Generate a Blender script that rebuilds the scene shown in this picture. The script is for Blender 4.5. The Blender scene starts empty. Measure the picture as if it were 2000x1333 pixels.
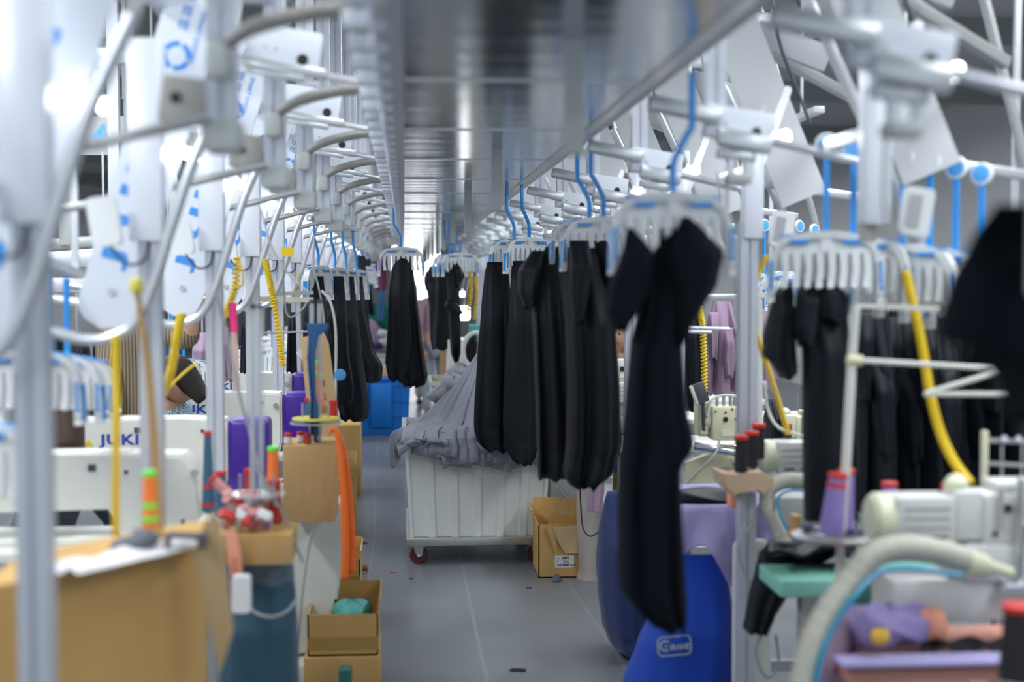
import bpy, bmesh, math, random
from mathutils import Vector, Matrix
PI = math.pi
SC = bpy.context.scene
COL = SC.collection
random.seed(7)
# ------------------------------------------------------------------ camera
F = 2778.0
YAW, PITCH = math.radians(4.32), math.radians(2.505)
CAM = Vector((0, 0, 1.65))
cd = bpy.data.cameras.new('camera'); cam = bpy.data.objects.new('camera', cd); COL.objects.link(cam)
cam.location = CAM; cam.rotation_euler = (PI/2 - PITCH, 0, -YAW)
cd.sensor_width = 36; cd.lens = F/2000*36; cd.clip_start = .05; cd.clip_end = 200
cd.dof.use_dof = True; cd.dof.focus_distance = 7.9; cd.dof.aperture_fstop = 1.5
SC.camera = cam
fv = Vector((math.sin(YAW)*math.cos(PITCH), math.cos(YAW)*math.cos(PITCH), -math.sin(PITCH)))
rv = Vector((math.cos(YAW), -math.sin(YAW), 0)); uv_ = rv.cross(fv)
def P(px, py, D):
    """the point of the plane y = D that the photograph shows at that pixel"""
    d = fv + rv*((px-1000)/F) + uv_*((666.5-py)/F)
    return CAM + d*(D/d.y)
def PX(px, D): return P(px, 545, D).x
def PZ(py, D, px=1000): return P(px, py, D).z
# ------------------------------------------------------------------ world, lights, exposure
W = bpy.data.worlds.new('world'); SC.world = W; W.use_nodes = True
bg = W.node_tree.nodes['Background']; bg.inputs[0].default_value = (.78, .88, 1, 1); bg.inputs[1].default_value = .8
SC.view_settings.view_transform = 'Standard'; SC.view_settings.look = 'None'
SC.view_settings.exposure = 0.3; SC.view_settings.gamma = 1
def area(name, loc, sx, sy, power, rot=(0, 0, 0), col=(.93, .97, 1)):
    l = bpy.data.lights.new(name, 'AREA'); l.shape = 'RECTANGLE'; l.size = sx; l.size_y = sy; l.energy = power; l.color = col
    o = bpy.data.objects.new(name, l); COL.objects.link(o); o.location = loc; o.rotation_euler = rot
    return o
# fill lights added under the ceiling; left and right get made-up housings below
for i, y in enumerate((2.5, 7.5, 13, 20, 28)):
    area('fill_strip_left', (-2.1, y, 3.25), .3, 4.6, 105)
    area('fill_strip_right', (2.6, y, 3.25), .3, 4.6, 95)
area('fill_strip_aisle', (.3, 3.5, 3.4), .3, 4.5, 50)  # unseen fill lights added above the tray to brighten the top
area('fill_strip_aisle', (.3, 12, 3.4), .3, 6, 60)
area('fill_strip_aisle', (.3, 22, 3.4), .3, 6, 60)
for i in range(9):       # fill lights added to brighten the station rows, made-up housings below
    area('fill_light_left', (-1.22, 1.9+1.29*i, 2.33), .06, .5, 4, (math.radians(25), math.radians(-18), 0))
    area('fill_light_right', (1.75, 2.3+1.3*i, 2.33), .06, .5, 3, (math.radians(15), math.radians(12), 0))

# ------------------------------------------------------------------ materials
MATS = {}
def mat(name, col, rough=.5, metal=0, spec=.5, emit=None, es=1, bump=0, bscale=60, var=0, vscale=8, sheen=0, alpha=1, trans=0, aniso=None, coat=0):
    m = bpy.data.materials.new(name); m.use_nodes = True; nt = m.node_tree; b = nt.nodes['Principled BSDF']
    b.inputs['Base Color'].default_value = (*col, 1); b.inputs['Roughness'].default_value = rough
    b.inputs['Metallic'].default_value = metal; b.inputs['Specular IOR Level'].default_value = spec
    if sheen: b.inputs['Sheen Weight'].default_value = sheen; b.inputs['Sheen Roughness'].default_value = .4
    if coat: b.inputs['Coat Weight'].default_value = coat
    if trans: b.inputs['Transmission Weight'].default_value = trans
    if alpha < 1: b.inputs['Alpha'].default_value = alpha
    if emit: b.inputs['Emission Color'].default_value = (*emit, 1); b.inputs['Emission Strength'].default_value = es
    tc = nt.nodes.new('ShaderNodeTexCoord')
    if var:
        n = nt.nodes.new('ShaderNodeTexNoise'); n.inputs['Scale'].default_value = vscale; n.inputs['Detail'].default_value = 4
        r = nt.nodes.new('ShaderNodeMixRGB'); r.blend_type = 'MULTIPLY'; r.inputs[0].default_value = 1
        r.inputs[1].default_value = (*col, 1)
        mr = nt.nodes.new('ShaderNodeMapRange'); mr.inputs[3].default_value = 1-var; mr.inputs[4].default_value = 1+var
        nt.links.new(tc.outputs['Object'], n.inputs[0]); nt.links.new(n.outputs[0], mr.inputs[0])
        nt.links.new(mr.outputs[0], r.inputs[2]); nt.links.new(r.outputs[0], b.inputs['Base Color'])
    if bump:
        n = nt.nodes.new('ShaderNodeTexNoise'); n.inputs['Scale'].default_value = bscale
        bp = nt.nodes.new('ShaderNodeBump'); bp.inputs[0].default_value = bump; bp.inputs[1].default_value = .01
        if aniso:
            mp = nt.nodes.new('ShaderNodeMapping'); mp.inputs['Scale'].default_value = aniso
            nt.links.new(tc.outputs['Object'], mp.inputs[0]); nt.links.new(mp.outputs[0], n.inputs[0])
        else: nt.links.new(tc.outputs['Object'], n.inputs[0])
        nt.links.new(n.outputs[0], bp.inputs['Height']); nt.links.new(bp.outputs[0], b.inputs['Normal'])
    MATS[name] = m
    return m
M = MATS
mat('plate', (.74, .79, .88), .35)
mat('plate_shaded', (.46, .48, .51), .5)  # shade on plates facing away from the light, put into the colour
mat('panel', (.80, .84, .93), .3, .1)
mat('profile', (.56, .59, .66), .38, .35)
mat('alu', (.62, .65, .68), .3, .6)
mat('alu_grey', (.42, .44, .44), .38, .4)
mat('cap', (.50, .54, .53), .6)
mat('taupe', (.42, .41, .38), .5, .2)
mat('tube', (.66, .69, .74), .25, .5)
mat('steel', (.7, .7, .7), .2, 1)
mat('chrome', (.8, .82, .85), .1, 1)
mat('blue', (.03, .30, .78), .35)
mat('blue_light', (.10, .42, .85), .35)
mat('logo_blue', (.05, .30, .80), .5)
mat('juki_blue', (.02, .06, .45), .5)
mat('white_plastic', (.78, .81, .83), .35)
mat('black', (.01, .01, .012), .5)
mat('black_cloth', (.0045, .0066, .0118), .55, spec=.24, sheen=.02, bump=.15, bscale=35)
mat('black_cloth_near', (.0050, .0070, .0115), .85, spec=.1, sheen=.015, bump=.12, bscale=25)
mat('grey_cloth', (.27, .285, .34), .85, sheen=.2, bump=.2, bscale=60)
mat('mauve_cloth', (.36, .25, .36), .85, sheen=.2, bump=.2, bscale=40)
mat('lavender_cloth', (.42, .38, .68), .85, sheen=.2, bump=.2, bscale=30)
mat('purple_cloth', (.30, .24, .50), .85, sheen=.2, bump=.3, bscale=30)
mat('navy_cloth', (.018, .035, .13), .85, sheen=.2, bump=.15, bscale=20)
mat('royal_cloth', (.002, .055, .46), .7, sheen=.1, bump=.15, bscale=20)
mat('teal_cloth', (.025, .085, .13), .8, sheen=.2, bump=.15, bscale=20)
mat('beige_cloth', (.42, .37, .35), .85, bump=.2, bscale=20, var=.15)
mat('pink_table', (.62, .28, .22), .6, var=.12, vscale=5)
mat('mint', (.22, .55, .45), .5)
mat('mint_dark', (.03, .14, .11), .6)
mat('green_cloth', (.0, .17, .11), .85, bump=.4, bscale=30)
mat('mint_cloth', (.10, .45, .42), .6, bump=.3, bscale=30)
mat('cardboard', (.56, .34, .115), .8, var=.08, vscale=5, bump=.08, bscale=3, aniso=(40, 1, 1))
mat('cardboard_dark', (.33, .20, .07), .85, var=.1)
mat('cardboard_light', (.60, .42, .22), .8, var=.06)
mat('tape', (.42, .25, .07), .2)
mat('film', (.75, .78, .8), .12, alpha=.07)
mat('purple', (.05, .012, .28), .35)
mat('machine_white', (.74, .75, .70), .35)
mat('machine_cream', (.62, .60, .40), .4)
mat('machine_grey', (.60, .61, .60), .4)
mat('motor_cream', (.66, .68, .50), .4)
mat('bobbin', (.62, .62, .78), .3)
mat('yellow', (.78, .55, .01), .45)
mat('yellow_cloth', (.75, .47, .05), .7)
mat('yellow_ball', (.75, .65, .10), .5)
mat('wood', (.42, .26, .10), .6, var=.2, vscale=6)
mat('wood_pale', (.62, .44, .30), .6, var=.15, vscale=6)
mat('orange', (.90, .17, .02), .7)
mat('orange_thread', (.95, .22, .03), .7, bump=.3, bscale=200)
mat('green_neon', (.15, .85, .08), .5)
mat('red', (.62, .03, .02), .5)
mat('red_thread', (.5, .04, .03), .7)
mat('blue_thread', (.05, .13, .22), .8, bump=.3, bscale=200)
mat('purple_thread', (.26, .20, .50), .8, bump=.3, bscale=200)
mat('pink_thread', (.62, .28, .30), .8, bump=.3, bscale=200)
mat('black_thread', (.012, .012, .016), .7, bump=.4, bscale=200)
mat('peach', (.85, .36, .24), .8)
mat('pink_neon', (.9, .05, .25), .5)
mat('pink_pipe', (.62, .42, .40), .5)
mat('hose', (.50, .50, .43), .4)
mat('blue_hose', (.02, .26, .45), .35)
mat('clear', (.62, .66, .68), .12, alpha=.5)
mat('grey_cable', (.32, .34, .34), .5)
mat('white_cable', (.62, .64, .60), .5)
mat('dark_grey', (.06, .07, .09), .6)
mat('grey_pouch', (.10, .11, .14), .7, bump=.3)
mat('bin_white', (.70, .73, .72), .42, var=.04, vscale=3)
mat('bin_blue', (.0, .17, .62), .4)
mat('bin_cream', (.60, .60, .50), .5)
mat('galv', (.46, .48, .47), .35, .7, var=.15, vscale=30)
mat('wheel_red', (.10, .012, .015), .4)
mat('skin', (.62, .36, .24), .55)
mat('hair', (.022, .014, .012), .5, bump=.4, bscale=90, aniso=(8, 8, .6))
mat('hair_brown', (.05, .022, .014), .45, bump=.4, bscale=90, aniso=(8, 8, .6))
mat('paper', (.75, .76, .78), .7)
mat('ink', (.03, .03, .04), .7)
mat('ink_grey', (.2, .2, .22), .7)
mat('white_print', (.36, .44, .50), .7)
mat('maroon_cloth', (.16, .03, .07), .85)
mat('jeans_light', (.36, .40, .48), .85, var=.15)
mat('jeans_blue', (.03, .10, .24), .85)
mat('pink_cloth', (.5, .32, .38), .85)
mat('lamp', (1, 1, 1), .5, emit=(.95, .98, 1), es=9)
mat('window_glow', (1, 1, 1), .5, emit=(.97, .99, 1), es=5)
mat('wall', (.58, .60, .62), .8, var=.04, vscale=2)
mat('wall_end', (.55, .58, .6), .8)
mat('ceiling', (.38, .39, .40), .85, var=.05, vscale=1)
mat('beam', (.30, .31, .31), .7)
mat('foam', (.7, .7, .72), .8)
# stripes / checks for the two blouses
def pattern_mat(name, c1, c2, sx, sz, check=False):
    m = bpy.data.materials.new(name); m.use_nodes = True; nt = m.node_tree; b = nt.nodes['Principled BSDF']; b.inputs['Roughness'].default_value = .8
    tc = nt.nodes.new('ShaderNodeTexCoord'); mp = nt.nodes.new('ShaderNodeMapping'); mp.inputs['Scale'].default_value = (sx, sx, sz)
    nt.links.new(tc.outputs['Object'], mp.inputs[0])
    if check: t = nt.nodes.new('ShaderNodeTexChecker'); t.inputs['Scale'].default_value = 1; out = t.outputs[1]
    else: t = nt.nodes.new('ShaderNodeTexWave'); t.bands_direction = 'X'; t.inputs['Scale'].default_value = 1; t.inputs['Distortion'].default_value = .6; out = t.outputs[0 if 0 else 1]
    mx = nt.nodes.new('ShaderNodeMixRGB'); mx.inputs[1].default_value = (*c1, 1); mx.inputs[2].default_value = (*c2, 1)
    nt.links.new(mp.outputs[0], t.inputs[0]); nt.links.new(out, mx.inputs[0]); nt.links.new(mx.outputs[0], b.inputs['Base Color'])
    MATS[name] = m
pattern_mat('stripe_cloth', (.07, .05, .035), (.30, .24, .16), 22, 3)
pattern_mat('check_cloth', (.10, .35, .50), (.75, .80, .85), 70, 70, True)
# floor: painted grey concrete with a dull gloss, scratches and speckles
def floor_mat():
    m = bpy.data.materials.new('floor_paint'); m.use_nodes = True; nt = m.node_tree; b = nt.nodes['Principled BSDF']; L = nt.links.new
    tc = nt.nodes.new('ShaderNodeTexCoord')
    n = nt.nodes.new('ShaderNodeTexNoise'); n.inputs['Scale'].default_value = 1.3; n.inputs['Detail'].default_value = 6
    cr = nt.nodes.new('ShaderNodeValToRGB'); cr.color_ramp.elements[0].position = .3; cr.color_ramp.elements[1].position = .75
    cr.color_ramp.elements[0].color = (.150, .165, .185, 1); cr.color_ramp.elements[1].color = (.205, .220, .238, 1)
    L(tc.outputs['Object'], n.inputs[0]); L(n.outputs[0], cr.inputs[0])
    # scratches: a few long thin wavy lines along the aisle
    wv = nt.nodes.new('ShaderNodeTexWave'); wv.bands_direction = 'X'; wv.inputs['Scale'].default_value = .55; wv.inputs['Distortion'].default_value = 5; wv.inputs['Detail'].default_value = 2; wv.inputs['Detail Scale'].default_value = .5
    mp = nt.nodes.new('ShaderNodeMapping'); mp.inputs['Scale'].default_value = (1, .22, 1); L(tc.outputs['Object'], mp.inputs[0]); L(mp.outputs[0], wv.inputs[0])
    lt = nt.nodes.new('ShaderNodeMath'); lt.operation = 'GREATER_THAN'; lt.inputs[1].default_value = .9985; L(wv.outputs[1], lt.inputs[0])
    mx = nt.nodes.new('ShaderNodeMixRGB'); mx.inputs[2].default_value = (.27, .30, .32, 1); L(cr.outputs[0], mx.inputs[1])
    mu = nt.nodes.new('ShaderNodeMath'); mu.operation = 'MULTIPLY'; mu.inputs[1].default_value = .5; L(lt.outputs[0], mu.inputs[0]); L(mu.outputs[0], mx.inputs[0])
    # specks
    v2 = nt.nodes.new('ShaderNodeTexVoronoi'); v2.inputs['Scale'].default_value = 5; L(tc.outputs['Object'], v2.inputs[0])
    l2 = nt.nodes.new('ShaderNodeMath'); l2.operation = 'LESS_THAN'; l2.inputs[1].default_value = .035; L(v2.outputs[0], l2.inputs[0])
    mx2 = nt.nodes.new('ShaderNodeMixRGB'); L(l2.outputs[0], mx2.inputs[0]); L(mx.outputs[0], mx2.inputs[1]); L(v2.outputs[1], mx2.inputs[2])
    dk = nt.nodes.new('ShaderNodeMixRGB'); dk.inputs[0].default_value = .6; dk.inputs[2].default_value = (.1, .12, .14, 1)
    L(v2.outputs[1], dk.inputs[1]); L(dk.outputs[0], mx2.inputs[2])
    L(mx2.outputs[0], b.inputs['Base Color'])
    r2 = nt.nodes.new('ShaderNodeMapRange'); r2.inputs[3].default_value = .24; r2.inputs[4].default_value = .42; L(n.outputs[0], r2.inputs[0]); L(r2.outputs[0], b.inputs['Roughness'])
    MATS['floor'] = m
floor_mat()
# conveyor tray: brushed stainless steel
def duct_mat():
    m = mat('duct', (.52, .57, .62), .17, 1, bump=.0)
    nt = m.node_tree; b = nt.nodes['Principled BSDF']; L = nt.links.new
    tc = nt.nodes.new('ShaderNodeTexCoord')
    n = nt.nodes.new('ShaderNodeTexNoise'); n.inputs['Scale'].default_value = 1.6
    mp = nt.nodes.new('ShaderNodeMapping'); mp.inputs['Scale'].default_value = (.6, 5, 1); L(tc.outputs['Object'], mp.inputs[0]); L(mp.outputs[0], n.inputs[0])
    bp = nt.nodes.new('ShaderNodeBump'); bp.inputs[0].default_value = .25; bp.inputs[1].default_value = .01; L(n.outputs[0], bp.inputs['Height']); L(bp.outputs[0], b.inputs['Normal'])
duct_mat()

# ------------------------------------------------------------------ mesh helpers
class MB:
    def __init__(s): s.bm = bmesh.new()
    def box(s, c, d, rot=None, bev=0, seg=2):
        r = bmesh.ops.create_cube(s.bm, size=1); vs = r['verts']
        for v in vs: v.co = Vector((v.co.x*d[0], v.co.y*d[1], v.co.z*d[2]))
        if bev:
            es = list({e for v in vs for e in v.link_edges})
            rr = bmesh.ops.bevel(s.bm, geom=es, offset=bev, segments=seg, affect='EDGES', profile=.5)
            vs = list({v for f in rr['faces'] for v in f.verts} | {v for v in vs if v.is_valid})
        mx = Matrix.Translation(Vector(c)) @ ((rot if isinstance(rot, Matrix) else Matrix.Rotation(rot or 0, 4, 'Y')))
        for v in vs: v.co = mx @ v.co
        return s
    def bar(s, a, b, w, h, bev=0, up=(0, 0, 1)):
        """a box between two points: w across, h along up"""
        a, b = Vector(a), Vector(b); d = b-a; L = d.length; x = d.normalized(); upv = Vector(up)
        y = upv.cross(x)
        if y.length < 1e-4: y = Vector((0, 1, 0)).cross(x)
        y.normalize(); z = x.cross(y)
        R = Matrix((x, y, z)).transposed().to_4x4()
        return s.box((a+b)/2, (L, w, h), R, bev)
    def tube(s, pts, r, n=10, cap=True, closed=False):
        pts = [Vector(p) for p in pts]; rs = r if isinstance(r, (list, tuple)) else [r]*len(pts)
        T = []
        for i in range(len(pts)):
            a = pts[max(i-1, 0)]; b = pts[min(i+1, len(pts)-1)]
            T.append((b-a).normalized())
        nrm = T[0].orthogonal().normalized(); rings = []
        for i, p in enumerate(pts):
            nrm = (nrm - T[i]*nrm.dot(T[i]))
            if nrm.length < 1e-6: nrm = T[i].orthogonal()
            nrm.normalize(); bn = T[i].cross(nrm)
            rings.append([s.bm.verts.new(p + (nrm*math.cos(2*PI*k/n)+bn*math.sin(2*PI*k/n))*rs[i]) for k in range(n)])
        for A, B in zip(rings, rings[1:]):
            for k in range(n): s.bm.faces.new((A[k], A[(k+1) % n], B[(k+1) % n], B[k]))
        if cap:
            s.bm.faces.new(rings[0][::-1]); s.bm.faces.new(rings[-1])
        return s
    def cyl(s, a, b, r, r2=None, n=20): return s.tube([a, b], [r, r if r2 is None else r2], n)
    def lathe(s, prof, c=(0, 0, 0), n=24, axis='Z'):
        c = Vector(c); rings = []
        for r, h in prof:
            ring = []
            for k in range(n):
                a = 2*PI*k/n
                p = Vector((r*math.cos(a), r*math.sin(a), h))
                if axis == 'X': p = Vector((h, p.x, p.y))
                elif axis == 'Y': p = Vector((p.y, h, p.x))
                ring.append(s.bm.verts.new(c+p))
            rings.append(ring)
        for A, B in zip(rings, rings[1:]):
            for k in range(n): s.bm.faces.new((A[k], A[(k+1) % n], B[(k+1) % n], B[k]))
        s.bm.faces.new(rings[0][::-1]); s.bm.faces.new(rings[-1])
        return s
    def prism(s, poly, y0, y1, plane='XZ', mx=None, bev=0):
        """a polygon in the XZ (or XY, YZ) plane given depth from y0 to y1"""
        def q(a, b, c): return Vector((a, c, b)) if plane == 'XZ' else (Vector((a, b, c)) if plane == 'XY' else Vector((c, a, b)))
        A = [s.bm.verts.new(q(a, b, y0)) for a, b in poly]; B = [s.bm.verts.new(q(a, b, y1)) for a, b in poly]
        n = len(poly); fs = []
        fs.append(s.bm.faces.new(A)); fs.append(s.bm.faces.new(B[::-1]))
        for k in range(n): fs.append(s.bm.faces.new((A[(k+1) % n], A[k], B[k], B[(k+1) % n])))
        vs = A+B
        if bev:
            es = list({e for f in fs[:2] for e in f.edges})
            rr = bmesh.ops.bevel(s.bm, geom=es, offset=bev, segments=2, affect='EDGES')
            vs = list({v for f in rr['faces'] for v in f.verts} | {v for v in vs if v.is_valid})
        if mx is not None:
            for v in vs: v.co = mx @ v.co
        return s
    def grid(s, fn, nu, nv, closed_u=False, cap=False):
        V = [[s.bm.verts.new(fn(i/(nu if closed_u else nu-1), j/(nv-1))) for i in range(nu)] for j in range(nv)]
        for j in range(nv-1):
            for i in range(nu if closed_u else nu-1):
                k = (i+1) % nu
                s.bm.faces.new((V[j][i], V[j][k], V[j+1][k], V[j+1][i]))
        if cap:
            s.bm.faces.new(V[0][::-1]); s.bm.faces.new(V[-1])
        return s
    def build(s, name, m, parent=None, smooth=None, solid=0):
        me = bpy.data.meshes.new(name)
        bmesh.ops.recalc_face_normals(s.bm, faces=s.bm.faces)
        s.bm.to_mesh(me); s.bm.free()
        me.materials.append(MATS[m] if isinstance(m, str) else m)
        if smooth is None: smooth = 35
        if smooth is True:
            for p in me.polygons: p.use_smooth = True
        elif smooth:
            for p in me.polygons: p.use_smooth = True
            me.set_sharp_from_angle(angle=math.radians(smooth))
        o = bpy.data.objects.new(name, me); COL.objects.link(o)
        if parent: o.parent = parent
        if solid:
            md = o.modifiers.new('thickness', 'SOLIDIFY'); md.thickness = solid; md.offset = 0
        return o
def tag(o, label, cat, group=None, kind=None):
    if label: o['label'] = label
    if cat: o['category'] = cat
    if group: o['group'] = group
    if kind: o['kind'] = kind
    return o
def thing(name, label, cat, loc=(0, 0, 0), rz=0, group=None):
    o = bpy.data.objects.new(name, None); COL.objects.link(o); o.location = loc; o.rotation_euler = (0, 0, rz); o.empty_display_size = .05
    return tag(o, label, cat, group)
def struct(o): o['kind'] = 'structure'; return o
def copy_tree(o, parent=None):
    c = o.copy(); COL.objects.link(c); c.parent = parent
    for ch in list(o.children): copy_tree(ch, c)
    return c
def place(o, loc, rz=0, label=None, group=None):
    o.location = loc; o.rotation_euler = (0, 0, rz)
    if label: o['label'] = label
    if group: o['group'] = group
    return o
_tx = {}
def text(body, size, m, parent, loc, rot=(PI/2, 0, 0), ext=.0008, bold=0, name='lettering', align='CENTER', space=1, shear=0):
    """lettering as a mesh, lying on its surface"""
    c = bpy.data.curves.new('lettering', 'FONT'); c.body = body; c.size = size; c.extrude = ext; c.offset = bold
    c.align_x = align; c.align_y = 'CENTER'; c.space_character = space; c.shear = shear; c.resolution_u = 3
    t = bpy.data.objects.new('t', c); COL.objects.link(t)
    dg = bpy.context.evaluated_depsgraph_get(); me = bpy.data.meshes.new_from_object(t.evaluated_get(dg))
    bpy.data.objects.remove(t); bpy.data.curves.remove(c)
    me.materials.clear(); me.materials.append(MATS[m])
    o = bpy.data.objects.new(name, me); COL.objects.link(o); o.parent = parent; o.location = loc; o.rotation_euler = rot
    return o
def lerp(a, b, t): return a+(b-a)*t
def smooth_path(pts, n=8):
    """Catmull-Rom through the points"""
    p = [Vector(x) for x in pts]; p = [p[0]*2-p[1]] + p + [p[-1]*2-p[-2]]; out = []
    for i in range(1, len(p)-2):
        for k in range(n):
            t = k/n; a, b, c, d = p[i-1], p[i], p[i+1], p[i+2]
            out.append(.5*((2*b)+(c-a)*t+(2*a-5*b+4*c-d)*t*t+(3*b-a-3*c+d)*t**3))
    out.append(p[-2]); return out
def coil_path(pts, rad, turns, n=10):
    base = smooth_path(pts, 12); L = len(base); out = []
    N = int(turns*n)
    for k in range(N+1):
        t = k/N*(L-1); i = min(int(t), L-2); p = base[i].lerp(base[i+1], t-i); T = (base[i+1]-base[i]).normalized()
        a = T.orthogonal().normalized() if abs(T.z) < .3 else Vector((1, 0, 0)); a = (a-T*a.dot(T)).normalized(); b = T.cross(a)
        th = 2*PI*k/n; out.append(p+(a*math.cos(th)+b*math.sin(th))*rad)
    return out
def rrect(w, h, r, n=4, cx=0, cz=0):
    out = []
    for sx, sz, a0 in ((1, 1, 0), (-1, 1, 90), (-1, -1, 180), (1, -1, 270)):
        for k in range(n+1):
            a = math.radians(a0+90*k/n); out.append((cx+sx*(w/2-r)+r*math.cos(a), cz+sz*(h/2-r)+r*math.sin(a)))
    return out
NUM = ['first', 'second', 'third', 'fourth', 'fifth', 'sixth', 'seventh', 'eighth', 'ninth', 'tenth', 'eleventh', 'twelfth', 'thirteenth', 'fourteenth', 'fifteenth', 'sixteenth', 'seventeenth']
ORD = ['nearest', 'second', 'third', 'fourth', 'fifth', 'sixth', 'seventh', 'eighth', 'ninth', 'tenth', 'eleventh', 'twelfth', 'thirteenth', 'fourteenth', 'fifteenth', 'sixteenth']

# ------------------------------------------------------------------ the room
struct(MB().box((0, 18, -.05), (15, 46, .1)).build('floor', 'floor', smooth=0))
struct(MB().box((0, 18, 3.65), (15, 46, .1)).build('ceiling', 'ceiling', smooth=0))
struct(MB().box((-6.5, 18, 1.8), (.1, 46, 3.7)).build('wall_left', 'wall', smooth=0))
struct(MB().box((6.2, 18, 1.8), (.1, 46, 3.7)).build('wall_right', 'wall', smooth=0))
YE = 40
we = MB()
wx0, wx1, wz0, wz1 = -.35, 1.0, .9, 3.2
we.box(((-7.5+wx0)/2, YE, 1.8), (wx0+7.5, .2, 3.7)).box(((7.5+wx1)/2, YE, 1.8), (7.5-wx1, .2, 3.7))
we.box(((wx0+wx1)/2, YE, wz0/2), (wx1-wx0, .2, wz0)).box(((wx0+wx1)/2, YE, (wz1+3.65)/2), (wx1-wx0, .2, 3.65-wz1))
struct(we.build('wall_far', 'wall_end', smooth=0))
win = MB().box(((wx0+wx1)/2, YE+.05, (wz0+wz1)/2), (wx1-wx0, .02, wz1-wz0)).build('window_1', 'window_glow', smooth=0); struct(win)
fr = MB()
for x in (wx0, lerp(wx0, wx1, .33), lerp(wx0, wx1, .66), wx1): fr.box((x, YE-.06, (wz0+wz1)/2), (.05, .06, wz1-wz0))
for z in (wz0, wz0+.8, wz1): fr.box(((wx0+wx1)/2, YE-.06, z), (wx1-wx0, .06, .05))
fr.build('window_frame', 'profile', win)
# ceiling beams
for i, y in enumerate((1.5, 4.5, 7.5, 10.5, 14, 18, 22, 27, 32)):
    struct(MB().box((0, y, 3.5), (12.6, .16, .2)).build('beam_%d' % (i+1), 'beam', smooth=0))

# ------------------------------------------------------------------ long overhead steel tray and the two main rails
ZT = 2.165
tr = thing('conveyor_tray', 'long shiny stainless steel conveyor tray running overhead down the whole aisle', 'conveyor tray', (0, 0, ZT))
k = 0; y = -1.2
while y < 30:
    MB().box((.31, y+.615, .012), (.62, 1.222, .02), bev=.002, seg=1).build('tray_panel', 'duct', tr); MB().box((.31, y+.0, .001), (.62, .012, .006)).build('tray_seam', 'alu', tr); y += 1.23
MB().prism([(.62, .0), (.685, .02), (.685, .13), (.68, .13), (.68, .024), (.62, .006)], -1.2, 30, 'XZ').build('tray_flange', 'alu_grey', tr, smooth=0)
rl = thing('main_rail', 'white toothed conveyor rail along the left edge of the steel tray', 'conveyor rail', (-.03, 0, 2.12))
MB().box((-.005, 14.4, .10), (.07, 31, .14), bev=.004).build('rail_body', 'profile', rl)
pr_ = MB()
bm_ = None
y = 1.2; n = 0
proto = MB().box((-.045, 0, .035), (.09, .05, .035), bev=.006).cyl((-.03, 0, .03), (-.03, 0, -.015), .008).build('carrier_block', 'plate', rl)
proto.location = (0, y, 0)
while n < 96:
    n += 1; y += .27
    c = proto.copy(); COL.objects.link(c); c.parent = rl; c.location = (0, y, 0)
rr = thing('main_rail', 'conveyor rail along the right edge of the steel tray', 'conveyor rail', (.70, 0, 2.16))
MB().box((.02, 14.4, .09), (.06, 31, .08), bev=.004).build('rail_body', 'alu_grey', rr)
for i in range(12):
    MB().box((-.33, .5+2.6*i, .62), (.04, .04, 1.72)).build('suspension_rod', 'alu_grey', rr)
for i in range(12):
    MB().box((-.03, .5+2.6*i, .82), (.05, .05, 1.3)).build('suspension_rod', 'alu_grey', rl)

# aluminium extrusion with grooves on its four faces
def profile_poly(w, cx=0, cy=0):
    h = w/2; g = w*.09; d = w*.12; o = w*.0
    side = [(-h, -h), (-g-o, -h), (-g-o, -h+d), (g-o, -h+d), (g-o, -h)]
    out = []
    for q in range(4):
        a = q*PI/2
        for x, y in side: out.append((cx+x*math.cos(a)-y*math.sin(a), cy+x*math.sin(a)+y*math.cos(a)))
    return out
def post(name, x, y, z0, z1, w, m, parent):
    return MB().prism(profile_poly(w), z0, z1, 'XY', Matrix.Translation((x, y, 0))).build(name, m, parent, smooth=0)

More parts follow.
